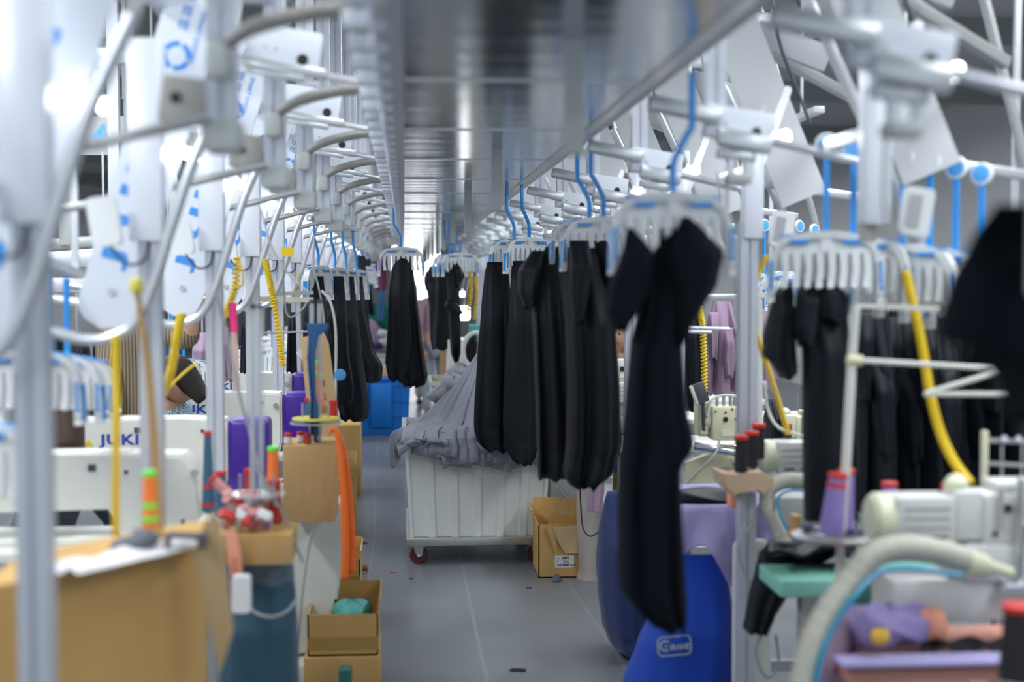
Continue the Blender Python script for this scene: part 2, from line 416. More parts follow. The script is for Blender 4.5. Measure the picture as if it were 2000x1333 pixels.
# ------------------------------------------------------------------ left stations
def left_station():
    t = thing('conveyor_station', '', 'hanging conveyor station')      # origin: foot of the floor post
    post('floor_post', 0, 0, 0, 1.8, .058, 'profile', t)
    MB().box((0, 0, .006), (.14, .14, .012), bev=.003).build('foot_plate', 'alu_grey', t)
    hp = MB().box((-.005, -.01, 2.02), (.088, .08, .54), bev=.006).build('housing_panel', 'panel', t)
    MB().cyl((0, 0, 1.70), (0, 0, 1.755), .022).build('cable_gland', 'taupe', hp)
    # beam from housing to the hanging post
    bx, by = .298, .42
    post('hanging_post', bx, by, 1.98, 3.6, .062, 'profile', t)
    MB().prism(rrect(.085, .075, .02, 3, 0, 1.955), -.045, .045, 'XZ', Matrix.Translation((bx, by, 0)), bev=.008).build('end_cap', 'cap', t)
    MB().bar((bx, by-.04, 2.50), (-.62, by-.04, 2.50), .05, .06, .004).build('cross_beam', 'profile', t)
    MB().bar((-.0, by-.04, 2.44), (0, 0, 2.44), .05, .06, .004).build('short_beam', 'profile', t)
    post('hanging_post', -.62, by, 2.5, 3.6, .05, 'alu_grey', t)
    # box with black hole
    a = math.radians(9)
    cb = MB().box((.34, .24, 2.315), (.21, .05, .105), a, bev=.006).build('control_box', 'plate', t)
    MB().cyl((.395, .21, 2.275), (.395, .222, 2.275), .016).build('black_grommet', 'black', cb)
    for dx in (-.03, .0): MB().cyl((.32+dx, .212, 2.305-dx*.15), (.32+dx, .218, 2.305-dx*.15), .004, n=8).build('screw', 'alu_grey', cb)
    MB().cyl((.29, .24, 2.395), (.36, .24, 2.383), .013).build('air_cylinder', 'alu', cb)
    # infeed rail sloping right to the main rail
    MB().bar((.20, .22, 2.275), (.46, .22, 2.233), .035, .03, .006).bar((.22, .22, 2.25), (.40, .22, 2.22), .028, .02, .004).build('infeed_rail', 'alu', t)
    MB().tube([(.45, .22, 2.233), (.64, .22, 2.198)], .011, 10).build('infeed_tip', 'tube', t)
    # taupe outfeed trough
    oy = by-.09
    pts = smooth_path([(.31, oy, 2.135), (.38, oy, 2.175), (.50, oy, 2.205), (.585, oy, 2.212)], 6)
    MB().grid(lambda u, v: Vector(pts[min(int(v*(len(pts)-1)+.5), len(pts)-1)]) + Vector((0, .028*math.cos(u*2*PI), .018*math.sin(u*2*PI))), 14, len(pts), True, True).build('outfeed_rail', 'taupe', t)
    MB().box((.30, oy, 2.10), (.05, .07, .07), bev=.012).build('outfeed_joint', 'cap', t)
    sw = MB().box((.215, by-.0, 2.03), (.10, .03, .10), .12, bev=.006).build('switch_box', 'taupe', t)
    MB().cyl((.20, by-.022, 2.035), (.20, by-.012, 2.035), .012).build('black_grommet', 'black', sw)
    # grey arm to the left
    MB().tube([(.28, by-.08, 1.985), (-.02, by-.12, 1.91), (-.35, by-.12, 1.84)], .0125, 10).build('side_arm', 'alu_grey', t)
    # silver loop tube
    y0 = -.07
    lp = smooth_path([(.27, y0, 2.06), (.13, y0, 1.98), (.06, y0, 1.80), (.015, y0, 1.63), (-.03, y0, 1.53), (-.09, y0, 1.49), (-.16, y0, 1.485), (-.28, y0, 1.515), (-.50, y0+.02, 1.56), (-.8, y0+.04, 1.6)], 7)
    lp = smooth_path([(.20, y0, 2.12), (.125, y0, 1.96), (.07, y0, 1.80), (.015, y0, 1.63), (-.03, y0, 1.535), (-.09, y0, 1.495), (-.17, y0, 1.49), (-.28, y0, 1.52), (-.50, y0+.02, 1.57), (-.8, y0+.04, 1.62)], 7)
    MB().tube(lp, .0155, 12).build('loop_tube', 'tube', t)
    MB().bar((.20, y0, 2.12), (.20, by-.04, 2.48), .02, .02).build('tube_bracket', 'alu_grey', t)
    # slanted sign plate
    ang = math.atan2(.30, 1.0)     # lean to the right
    R = Matrix.Translation((-.165, .17, 1.53)) @ Matrix.Rotation(ang, 4, 'Y')
    w = .165; L = 1.06
    poly = [(-w/2, L), (-w/2, .04), (-w*.44, .015), (-w*.3, -.005), (0, -.02), (w*.3, -.005), (w*.44, .02), (w/2, .06), (w/2, L)]
    sp = MB().prism(poly, -.004, .004, 'XZ', R).build('sign_plate', 'plate', t, smooth=0)
    MB().box((0, 0, 0), (.016, L*.9, .01)).build('plate_stiffener', 'alu_grey', sp) if 0 else None
    fm = MB().cyl((0, -.004, .09), (0, -.012, .09), .011, n=14)
    for v in fm.bm.verts: v.co = R @ v.co
    fm.build('bolt', 'steel', sp)
    def on_plate(u, h):
        p = R @ Vector((u, -.0055, h)); return dict(loc=p)
    # letters run up the plate
    mx = R.to_euler()
    for i, ch in enumerate('JUKI'):
        p = R @ Vector((-.022, -.0052, .19+.142*i))
        # the baseline runs up the plate: rotate 90 degrees anticlockwise seen from the front
        e = (R.to_3x3() @ Matrix.Rotation(-PI/2, 3, 'Y') @ Matrix.Rotation(PI/2, 3, 'X')).to_euler()
        o = text(ch, .078, 'logo_blue', sp, p, e, bold=.003); o.scale = (2.2, 1, 1)
    e2 = (R.to_3x3() @ Matrix.Rotation(-PI/2*0, 3, 'Y') @ Matrix.Rotation(PI/2, 3, 'X')).to_euler()
    rg = MB()
    for q in range(24):
        a_, b_ = 2*PI*q/24, 2*PI*(q+1)/24
        if q % 6 == 5: continue
        rg.bar(R @ Vector((-.01+.034*math.cos(a_), -.005, .775+.034*math.sin(a_))), R @ Vector((-.01+.034*math.cos(b_), -.005, .775+.034*math.sin(b_))), .002, .014, up=(0, 0, 1))
    rg.build('ring_mark', 'logo_blue', sp)
    for i, ch in enumerate('智能吊挂线'):
        p = R @ Vector((-.015, -.0052, 1.03-.042*i)); text(ch, .034, 'logo_blue', sp, p, e2)
    p = R @ Vector((.03, -.0052, .84)); e = (R.to_3x3() @ Matrix.Rotation(PI/2, 3, 'Y') @ Matrix.Rotation(PI/2, 3, 'X')).to_euler()
    text('SMART SYSTEM', .022, 'logo_blue', sp, p, e)
    # small white terminal box between plate and panel
    MB().prism(rrect(.075, .13, .015, 3, 0, 0), -.02, .02, 'XZ', Matrix.Translation((-.10, -.10, 1.80)) @ Matrix.Rotation(-.15, 4, 'Y')).build('terminal_box', 'white_plastic', t)
    ll = MB().prism(rrect(.064, .026, .010, 3), -.018, .018, 'XZ', Matrix.Translation((.085, .13, 1.995)) @ Matrix.Rotation(.50, 4, 'Y')).build('led_lamp', 'lamp', t)
    MB().bar((.085, .13, 2.01), (.03, .30, 2.10), .012, .012).build('lamp_bracket', 'alu_grey', ll)
    # blue accents and cable
    MB().tube(smooth_path([(-.09, -.1, 1.74), (-.05, -.08, 1.69), (-.01, -.05, 1.70), (0, -.03, 1.75)], 6), .004, 6).build('cable', 'dark_grey', t)
    MB().bar((-.45, by+.02, 1.80), (-1.2, by+.02, 1.74), .05, .04, .004).build('storage_rail', 'alu_grey', t)
    MB().bar((-.62, by, 2.5), (-.62, by, 1.78), .04, .04).build('storage_hanger_post', 'alu_grey', t)
    return t
LX = -.683; LY0 = 2.62; LS = 1.29
ls = left_station()
LYS = []
for k in range(17):
    t = ls if k == 0 else copy_tree(ls)
    yy = LY0+LS*k if k else 2.68
    LYS.append(yy)
    place(t, (LX, yy, 0), 0)
    if k < 7: t['label'] = '%s white frame station of the left row%s' % (['nearest', 'second', 'third', 'fourth', 'fifth', 'sixth', 'seventh'][k], ' counted from the camera, with slanted lettered plate')
    else:
        t['label'] = 'far white frame station of the left row, %s from the camera' % NUM[k]
    t['group'] = 'left row of overhead conveyor stations'

# ------------------------------------------------------------------ right stations
def right_station():
    t = thing('conveyor_station', '', 'hanging conveyor station')      # origin: foot of the floor post (x about 1.2)
    post('floor_post', 0, 0, 0, 1.85, .062, 'profile', t)
    MB().box((0, 0, .006), (.14, .14, .012), bev=.003).build('foot_plate', 'alu_grey', t)
    hp = MB().box((0.012, -.01, 2.0), (.066, .08, .42), bev=.006).build('housing_panel', 'panel', t)
    MB().cyl((0, 0, 1.745), (0, 0, 1.8), .022).build('cable_gland', 'taupe', hp)
    bx, by = -.33, -.95                       # hanging post
    post('hanging_post', bx, by, 2.10, 3.6, .058, 'profile', t)
    MB().bar((bx, by, 2.85), (.6, by, 2.85), .06, .06, .004).build('cross_beam', 'profile', t)
    MB().bar((bx, by, 2.42), (-.50, by, 2.42), .05, .06, .004).build('rail_beam', 'profile', t)
    a = math.radians(8.5)
    cb = MB().box((bx+.055, by-.06, 2.075), (.19, .05, .09), a, bev=.006).build('control_box', 'plate', t)
    MB().cyl((bx+.10, by-.09, 2.055), (bx+.10, by-.082, 2.055), .0125).build('black_grommet', 'black', cb)
    for dx in (-.04, -.015): MB().cyl((bx+dx+.03, by-.088, 2.078), (bx+dx+.03, by-.082, 2.078), .004, n=8).build('screw', 'alu_grey', cb)
    # rail from the tray edge, sloping down to the right
    MB().bar((-.53, by-.08, 2.135), (-.33, by-.08, 2.095), .045, .045, .010).build('infeed_rail', 'alu', t)
    MB().bar((-.34, by-.09, 2.045), (-.19, by-.09, 2.015), .04, .05, .008).build('rail_clamp', 'alu', t)
    MB().bar((-.34, by-.08, 2.00), (-.23, by-.08, 1.985), .03, .03, .006).box((-.30, by-.08, 1.965), (.02, .02, .05)).box((-.25, by-.08, 1.955), (.02, .02, .05)).build('air_cylinder', 'alu', t)
    MB().box((-.28, by-.08, 1.925), (.07, .06, .03), bev=.008).build('end_cap', 'cap', t)
    MB().tube([(-.20, by-.08, 2.035), (.02, by-.08, 1.985), (.06, by-.08, 1.978)], [.013, .013, .008], 12).build('outfeed_tube', 'tube', t)
    ll = MB().prism(rrect(.055, .036, .012, 3), -.018, .018, 'XZ', Matrix.Translation((-.095, by+.17, 2.065)) @ Matrix.Rotation(-.30, 4, 'Y')).build('led_lamp', 'lamp', t)
    MB().bar((-.115, by+.17, 2.075), (-.16, by+.1, 2.14), .02, .02).build('lamp_bracket', 'alu_grey', ll)
    # storage rail: carries hangers
    MB().bar((.0, .43, 2.035), (.66, .43, 1.945), .03, .03, .006).build('storage_rail', 'alu', t)
    MB().bar((.0, .43, 2.03), (0, 0, 2.03), .03, .03).build('storage_arm', 'alu', t)
    # diagonal braces
    MB().tube([(-.02, .55, 2.5), (.35, .55, 1.75)], .018, 10).build('brace_tube', 'alu', t)
    # plate seen from behind, leaning left, further out
    R = Matrix.Translation((.30, .35, 1.95)) @ Matrix.Rotation(-math.atan2(.42, 1.0), 4, 'Y')
    MB().prism([(-.09, 0), (.09, .0), (.09, 1.0), (-.09, 1.0)], -.004, .004, 'XZ', R).build('sign_plate', 'plate_shaded', t, smooth=0)
    R2 = Matrix.Translation((.10, .12, 2.14)) @ Matrix.Rotation(.35, 4, 'Y')
    MB().prism(rrect(.03, .42, .012, 3), -.012, .012, 'XZ', R2).build('brace_bar', 'alu', t)
    MB().bar((-.33, by, 2.75), (.75, by+.55, 2.35), .04, .04, .004).build('diagonal_beam', 'alu_grey', t)
    MB().tube([(.62, -.2, 3.1), (.95, -.2, 1.9)], .018, 10).build('brace_tube', 'alu_grey', t)
    MB().box((.30, by+.2, 2.55), (.30, .04, .10), .35, bev=.006).build('rear_controller', 'plate_shaded', t)
    MB().tube(smooth_path([(.20, by+.15, 2.75), (.24, by+.15, 2.55), (.32, by+.15, 2.35), (.36, by+.15, 2.25)], 6), .007, 8).build('cable', 'dark_grey', t)
    # tilted white display terminal
    R3 = Matrix.Translation((.105, -.06, 1.82)) @ Matrix.Rotation(.16, 4, 'Y')
    tb = MB().prism(rrect(.075, .125, .012, 3), -.018, .018, 'XZ', R3, bev=.003).build('terminal_box', 'white_plastic', t)
    MB().prism(rrect(.034, .085, .004, 2, -.012, .0), -.0185, -.021, 'XZ', R3).build('screen', 'alu_grey', tb)
    MB().tube(smooth_path([(-.31, by-.08, 1.93), (-.30, by-.05, 1.80), (-.27, by, 1.68), (-.24, by+.1, 1.60)], 6), .004, 6).build('cable', 'white_cable', t)
    return t
RX = 1.20
rs_ = right_station()
RYS = [3.62, 4.92, 6.21, 7.5, 8.8, 10.1, 11.4, 12.7, 14.0, 15.3, 16.6, 17.9, 19.2, 20.5, 21.8, 23.1]
for k, yy in enumerate(RYS):
    t = rs_ if k == 0 else copy_tree(rs_)
    place(t, (RX, yy, 0), 0)
    if k == 0: first_right = t
    if k < 6: t['label'] = '%s white frame station of the right row counted from the camera, with tilted terminal box' % ['nearest', 'second', 'third', 'fourth', 'fifth', 'sixth'][k]
    else: t['label'] = 'far white frame station of the right row, %s from the camera' % NUM[k]
    t['group'] = 'right row of overhead conveyor stations'

# ------------------------------------------------------------------ housings made up for the added ceiling fill lights
for i, y in enumerate((2.5, 7.5, 13, 20, 28)):
    for x, nm_ in ((-2.1, 'left'), (2.6, 'right')):
        t = thing('fill_strip_housing', '%s long housing of an added fill light under the ceiling over the %s row' % (NUM[i], nm_), 'lamp', (x, y, 3.27), 0, 'housings of added fill lights under the ceiling')
        MB().box((0, 0, .03), (.34, 4.7, .05), bev=.006).build('fill_housing', 'white_plastic', t)
        for s_ in (-1, 1): MB().box((0, s_*1.8, .19), (.02, .02, .28)).build('suspension_rod', 'alu_grey', t)
# the nearest right station hangs from above: nothing stands under its white panel
for ch in list(first_right.children):
    if ch.name.split('.')[0] in ('floor_post', 'foot_plate'): bpy.data.objects.remove(ch)

# ------------------------------------------------------------------ housings and stems made up for the station fill lights
proto = thing('fill_lamp', '', 'lamp')
MB().box((0, 0, .025), (.05, .54, .03), bev=.006).build('fill_housing', 'white_plastic', proto)
MB().bar((0, 0, .03), (.0, 0, .95), .012, .012).build('fill_stem', 'alu_grey', proto)
for i in range(9):
    for sd, x, y in ((0, -1.22, 1.9+1.29*i), (1, 1.75, 2.3+1.3*i)):
        t = proto if (i == 0 and sd == 0) else copy_tree(proto)
        place(t, (x, y, 2.34), 0, '%s slim added fill lamp over the %s row of stations, counted from the camera' % (NUM[i], ('left', 'right')[sd]), 'slim added fill lamps over the stations')

# ------------------------------------------------------------------ hangers
def make_hanger(wheel, straight, label='', group=None, clips=8):
    t = thing('garment_hanger', label, 'hanger', group=group)
    if wheel:
        w = MB().lathe([(.006, -.008), (.031, -.008), (.033, -.004), (.033, .004), (.031, .008), (.006, .008)], axis='Y').build('rim', 'white_plastic', t)
        MB().lathe([(.004, -.012), (.024, -.010), (.026, -.006), (.026, .010), (.004, .012)], axis='Y').build('wheel', 'blue_light', t)
    if straight: pts = [(0, 0, 0), (0, 0, -.255)]
    else: pts = [(0, 0, .045), (0, 0, -.09), (-.012, 0, -.105), (-.045, 0, -.165), (-.05, 0, -.185), (-.05, 0, -.255)]
    r = MB()
    for a, b in zip(pts, pts[1:]): r.bar(a, b, .010, .016, up=(1, 0, 0))
    r.build('hook_rod', 'blue', t)
    ox = 0 if straight else -.05
    pa = smooth_path([(ox-.155, 0, -.45), (ox-.150, 0, -.35), (ox-.125, 0, -.285), (ox-.06, 0, -.262), (ox, 0, -.258), (ox+.06, 0, -.262), (ox+.125, 0, -.285), (ox+.150, 0, -.35), (ox+.155, 0, -.45)], 5)
    f = MB()
    for a, b in zip(pa, pa[1:]): f.bar(a, b+(b-a)*.15, .036, .021, up=(0, 0, 1) if abs((b-a).z) < abs((b-a).x) else (1, 0, 0))
    f.box((ox, 0, -.300), (.28, .022, .022)).box((ox, 0, -.278), (.235, .010, .034)).box((ox, 0, -.283), (.03, .03, .05))
    for k in range(-4, 5): f.box((ox+k*.031, 0, -.285), (.003, .02, .036))
    f.build('hanger_frame', 'white_plastic', t)
    for s in (-1, 1):
        MB().box((ox+s*.075, -.019, -.278), (.055, .004, .012)).build('blue_inset', 'blue', t)
        MB().box((ox+s*.080, 0, -.256), (.11, .022, .004), s*.10).build('blue_top_strip', 'blue', t)
        MB().box((ox+s*.1625, 0, -.39), (.004, .026, .10), -s*.03).build('blue_side_grip', 'blue', t)
        MB().box((ox+s*.153, -.019, -.375), (.007, .004, .085), -s*.04).build('blue_front_strip', 'blue', t)
    n = clips
    for k in range(n):
        x = ox-.115+.23*k/(n-1)
        c = MB()
        c.prism([(x-.013, -.305), (x+.013, -.305), (x+.011, -.36), (x+.008, -.405), (x-.006, -.415), (x-.013, -.40), (x-.006, -.36)], -.013, .013)
        c.box((x-.002, 0, -.405), (.02, .03, .012), bev=.003, seg=1)
        c.build('clip', 'white_plastic', t)
    return t
H_AISLE = make_hanger(False, False)
H_WHEEL = make_hanger(True, True)
H_PLAIN = make_hanger(False, True)

_used = set()
def hanger(loc, rz, label, group, kind='aisle', mirror=False):
    src = {'aisle': H_AISLE, 'wheel': H_WHEEL, 'plain': H_PLAIN}[kind]
    t = src if src not in _used else copy_tree(src)
    _used.add(src)
    place(t, loc, rz, label, group)
    return t

# ------------------------------------------------------------------ garments
def loft(mb, rows, D, th, seed=0, nf=5, amp=.35, nu=56, nv=44, hem=.012, flat=1.0, top_pinch=None):
    """cloth hanging free: rows of (photo y, left x, right x) at depth D, given thickness th and falling folds"""
    R = random.Random(seed)
    pts = []
    for py, a, b in rows:
        A, B = P(a, py, D), P(b, py, D); pts.append(((A.z+B.z)/2, A.x, B.x))
    pts.sort(key=lambda q: -q[0]); z0, z1 = pts[0][0], pts[-1][0]
    ph = [R.uniform(0, 6.28) for _ in range(6)]; fr = [nf*.5, nf*.83, nf*1.37, nf*2.1]; dr = [R.uniform(-1.3, 1.3) for _ in range(4)]
    def at(z):
        for p, q in zip(pts, pts[1:]):
            if z >= q[0]:
                t = (p[0]-z)/max(1e-6, p[0]-q[0]); t = t*t*(3-2*t)*.5+t*.5
                return lerp(p[1], q[1], t), lerp(p[2], q[2], t)
        return pts[-1][1], pts[-1][2]
    def fn(u, v):
        z = lerp(z0, z1, v); xl, xr = at(z); a = 2*PI*u
        w = (xr-xl)/2; c = (xl+xr)/2
        cu, sv = math.cos(a), math.sin(a)
        x = c+w*math.copysign(abs(cu)**.8, cu)
        T = th*(.12+.88*min(1, v*3.2))
        if .872 < v < .895: T *= .95; w *= .985
        x = c+w*math.copysign(abs(cu)**.8, cu)
        fold = sum(math.sin(fr[i]*cu*1.7+ph[i]+dr[i]*v*1.6)*(.5, .3, .2, .12)[i] for i in range(4))
        y = D + T*math.copysign(abs(sv)**.75, sv) - T*amp*fold*(.25+.75*v)*(1 if sv < 0 else -.5)
        z += hem*math.sin(cu*nf*1.3+ph[4])*v*v
        if v > .93: y -= 0; 
        return Vector((x, y, z))
    mb.grid(fn, nu, nv, True, True)
    return mb
def garment(name, parts, D, th, label, group=None, cat='garment', m='black_cloth', seed=0, nf=5, amp=.35, sleeves=(), hemline=True):
    mb = MB(); cs = []
    for i, rows in enumerate(parts): loft(mb, rows, D+.02*i, th, seed+i*7, nf, amp)
    o = tag(mb.build(name, m, smooth=True), label, cat, group)
    for i, (rows, dy) in enumerate(sleeves):
        b = MB(); loft(b, rows, D+dy, th*.6, seed+31+i, 3, .4, 40, 20); b.build('sleeve', m, o, smooth=True)
    return o

# 1: trousers on the left main rail, in focus distance ten metres
g = 'black garments travelling on the two main rails'
h = P(769, 436, 10); hanger((h.x, 10, 2.12), 0, 'hanger on the left main rail holding the black trousers above the blue bin', 'hangers on the main rails').scale.x = -1
h.x
garment('black_trousers', [[(500, 772, 802), (530, 765, 803), (580, 758, 808), (650, 756, 815), (710, 752, 812), (738, 757, 800), (744, 765, 796)],
        [(500, 782, 806), (530, 782, 808), (580, 780, 815), (650, 778, 823), (700, 775, 830), (735, 778, 836), (750, 784, 832), (754, 790, 815)]], 10, .07,
        'black trousers hanging alone from the left main rail in front of the blue bin', g, seed=3, nf=6, amp=.5)
# 2: tops further away on the right rail
for i, (px, dd) in enumerate(((868, 12.9), (877, 12.5), (888, 12.1))):
    hanger((PX(px, dd), dd, 2.12), .25, 'far hanger on the right main rail, %s of three above the black tops' % ('rearmost', 'middle', 'front one')[i], 'hangers on the main rails')
garment('black_shirt', [[(520, 838, 862), (545, 830, 866), (600, 838, 872), (660, 840, 880), (682, 844, 884)]], 12.9, .08, 'black top hanging furthest back on the right rail, left of two others', g, seed=5,
        sleeves=[([(530, 832, 846), (550, 829, 846), (570, 832, 842)], 0)])
garment('black_shirt', [[(515, 852, 884), (545, 850, 890), (600, 850, 892), (660, 846, 890), (682, 846, 888)]], 12.5, .08, 'black top in the middle of three hanging on the far right rail', g, seed=6)
garment('black_shirt', [[(512, 872, 896), (535, 872, 898), (580, 874, 898), (640, 876, 900), (690, 880, 900), (708, 886, 896)]], 12.1, .07, 'black short-sleeved top, frontmost of three on the far right rail', g, seed=8,
        sleeves=[([(520, 888, 899), (540, 889, 908), (560, 890, 898)], -.03), ([(585, 872, 885), (600, 868, 900), (615, 880, 906)], -.05)])
# 3: long trousers in the middle
for i, (px, dd) in enumerate(((990, 8.1), (1019, 7.9))):
    hanger((PX(px, dd)-.0, dd, 2.13), .5, '%s of the two hangers above the long black trousers over the white trolley' % ('rear', 'front')[i], 'hangers on the main rails')
garment('black_trousers', [[(512, 952, 990), (535, 946, 994), (600, 940, 1000), (700, 932, 1004), (800, 926, 1006), (840, 925, 1006), (868, 932, 1000), (880, 950, 1000)]], 7.97, .07,
        'long wide black trousers hanging left over the grey fabric heap', g, seed=11, nf=6, amp=.45)
garment('black_trousers', [[(510, 1000, 1034), (545, 998, 1036), (620, 992, 1040), (720, 985, 1050), (820, 982, 1054), (870, 985, 1052), (895, 1000, 1046), (905, 1012, 1040)]], 7.86, .07,
        'long wide black trousers hanging right over the grey fabric heap', g, seed=12, nf=6, amp=.45)
# 4: black tops at five metres
for i, (px, dd) in enumerate(((1115, 5.55), (1138, 5.3))):
    hanger((.675+.02*i, dd, 2.13), .12, '%s hanger above the long black tops right of the trolley' % ('rear', 'front')[i], 'hangers on the main rails')
garment('black_dress', [[(482, 1066, 1100), (500, 1058, 1104), (520, 1046, 1108), (600, 1040, 1120), (700, 1044, 1130), (800, 1048, 1138), (900, 1050, 1140), (930, 1052, 1138)]], 5.55, .09,
        'long black short-sleeved dress, rear one of the two hanging right of the trolley', g, seed=21, nf=7, amp=.5,
        sleeves=[([(490, 1038, 1062), (530, 1012, 1058), (570, 1010, 1050), (600, 1022, 1046)], -.02)])
garment('black_dress', [[(484, 1100, 1172), (505, 1096, 1180), (560, 1100, 1192), (640, 1104, 1202), (760, 1108, 1210), (860, 1106, 1212), (920, 1100, 1200), (940, 1110, 1176), (948, 1125, 1160)]], 5.3, .11,
        'long black dress with drooping sleeve, front one of the two right of the trolley', g, seed=22, nf=7, amp=.5,
        sleeves=[([(470, 1112, 1150), (520, 1112, 1158), (570, 1112, 1150), (630, 1118, 1140)], -.07), ([(470, 1160, 1186), (540, 1170, 1206), (600, 1180, 1214), (640, 1190, 1212)], .0)])
# 5: large blurred dress at three and a half metres
hanger((.705, 3.47, 2.11), .05, 'large blurred hanger nearest to the camera over the aisle, above the wide-sleeved dress', 'hangers on the main rails').scale = (.95, 1, 1)
garment('black_dress', [[(445, 1285, 1318), (470, 1272, 1345), (520, 1262, 1352), (606, 1250, 1340), (670, 1233, 1330), (790, 1222, 1338), (868, 1214, 1354), (912, 1210, 1325), (1000, 1208, 1328), (1080, 1209, 1331), (1160, 1211, 1336), (1180, 1228, 1336), (1200, 1246, 1334), (1222, 1300, 1326)]], 3.47, .09,
        'very long black dress with wide open sleeves hanging nearest over the aisle', g, m='black_cloth_near', seed=31, nf=4, amp=.5,
        sleeves=[([(446, 1224, 1236), (470, 1220, 1256), (492, 1215, 1275), (566, 1186, 1268), (606, 1182, 1250), (630, 1196, 1228), (642, 1206, 1216)], -.03),
                 ([(424, 1332, 1346), (450, 1322, 1376), (492, 1310, 1413), (552, 1312, 1401), (600, 1316, 1370), (640, 1318, 1346), (664, 1322, 1334)], -.04)])
# 6: group hanging at the left row
gl = 'black trousers hung at the left row'
for i, (px, dd) in enumerate(((600, 8.3), (633, 8.6), (655, 9.0), (676, 9.5))):
    hanger((PX(px+14, dd), dd, PZ(436+i*6, dd)), 1.15, '%s hanger from the left of those at the left row above the black trousers' % NUM[i], 'hangers at the left row')
    q = px+14
    b = (700, 792, 820, 745)[i]; w = (20, 26, 24, 20)[i]; bw = (26, 34, 30, 26)[i]; shift = (8, 10, 22, 32)[i]
    garment('black_trousers', [[(540, q-w+6, q+w-2), (600, q-w+4, q+w+4), (680, q-bw+shift*.6, q+bw*.8+shift*.6), (b-30, q-bw+shift, q+bw+shift), (b-8, q-bw+shift+3, q+bw+shift-2), (b, q-bw+14+shift, q+bw+shift-12)]], dd, .08,
            '%s from the left of the black trousers hanging at the left row' % NUM[i], gl, seed=40+i, nf=5, amp=.45)
# further hung garments deeper down the left row
for i, (px, y0, y1, dd, m, nmn, lb) in enumerate(((706, 500, 640, 13.5, 'black_cloth', 'black_trousers', 'narrow black trousers hanging far down the left row'), (716, 505, 615, 15, 'black_cloth', 'black_trousers', 'small black trousers hanging furthest down the left row'))):
    hanger((PX(px-2, dd), dd, PZ(470, dd)), .8, ('far', 'furthest')[i]+' small hanger of the left row above narrow black trousers', 'hangers at the left row')
    garment(nmn, [[(y0, px-10, px+8), (y0+60, px-10, px+10), (y1, px-6, px+16)]], dd, .08, lb, gl, m=m, seed=60+i)
# 7: nearest right corner: a very blurred black garment on a blue and white hanger
hg = hanger((PX(2035, 1.95), 1.95, 2.08), 1.15, 'very blurred hanger at the right edge of the picture, nearest the camera', 'hangers at the right row', kind='wheel')
garment('black_coat', [[(400, 1945, 2035), (470, 1900, 2070), (560, 1860, 2090), (640, 1836, 2100), (670, 1840, 2100), (690, 1900, 2110), (760, 1960, 2110), (820, 1975, 2100)]], 1.95, .06,
        'black garment nearest the camera, blurred and cut by the right edge', 'black garments hung at the right row', m='black_cloth_near', seed=71, nf=3, amp=.2)

# 8: right storage: hangers with blue wheels
gr = 'hangers with blue wheels at the right row'
for i, (px, py, dd) in enumerate(((1615, 282, 4.0), (1668, 292, 4.0), (1765, 308, 3.99), (1817, 316, 3.99), (1868, 328, 4.0), (1918, 340, 4.0))):
    p = P(px, py, dd); hanger(p, (-.25, -.5, -.75, -.78, -.8, -.8)[i], '%s from the left of the six large blue-wheeled hangers at the right row' % NUM[i], gr, kind='wheel')
for i, (px, py, dd) in enumerate(((1493, 440, 7.2), (1532, 436, 7.2), (1561, 442, 7.2), (1590, 450, 7.2))):
    p = P(px, py, dd); hanger(p, .6, '%s of four small blue-wheeled hangers behind the second right post' % NUM[i], gr, kind='wheel')
gb = 'black garments hung at the right row'
garment('black_shirt', [[(550, 1528, 1548), (580, 1510, 1550), (660, 1492, 1552), (700, 1490, 1554), (720, 1510, 1556), (735, 1520, 1554)]], 4.1, .05, 'short black top hanging at the left end of the right-hand garments', gb, seed=81, nf=3, amp=.3)
garment('black_dress', [[(542, 1572, 1640), (575, 1562, 1652), (620, 1560, 1655), (700, 1570, 1660), (820, 1570, 1668), (960, 1572, 1672), (1010, 1574, 1672)]], 4.08, .07, 'black short-sleeved dress under the left large hanger, beside the white pole', gb, seed=82, nf=5, amp=.4,
        sleeves=[([(546, 1570, 1600), (580, 1556, 1602), (640, 1550, 1596), (675, 1560, 1586)], -.03), ([(545, 1600, 1645), (590, 1596, 1656), (625, 1600, 1656)], -.05)])
for i, (a, b, y0, y1, dd) in enumerate(((1672, 1742, 590, 1000, 4.62), (1722, 1800, 600, 985, 4.76), (1790, 1868, 605, 1000, 4.66), (1850, 1930, 600, 960, 4.8), (1915, 2010, 610, 990, 4.7))):
    m_ = (a+b)/2
    garment('black_dress', [[(y0, m_-22, m_+22), (y0+40, a+4, b-4), (y0+160, a, b), (y1-30, a-4, b+6), (y1, a+4, b)]], dd, .09, '%s from the left of the crowded black dresses behind the thread stand on the right' % NUM[i], gb, seed=90+i, nf=6, amp=.6,
            sleeves=[([(y0+20, a, m_), (y0+90, a-4, m_-4), (y0+190, a+4, m_-10)], -.06), ([(y0+120, m_-10, b), (y0+200, m_-6, b+4), (y0+300, m_+6, b-4)], -.08)])
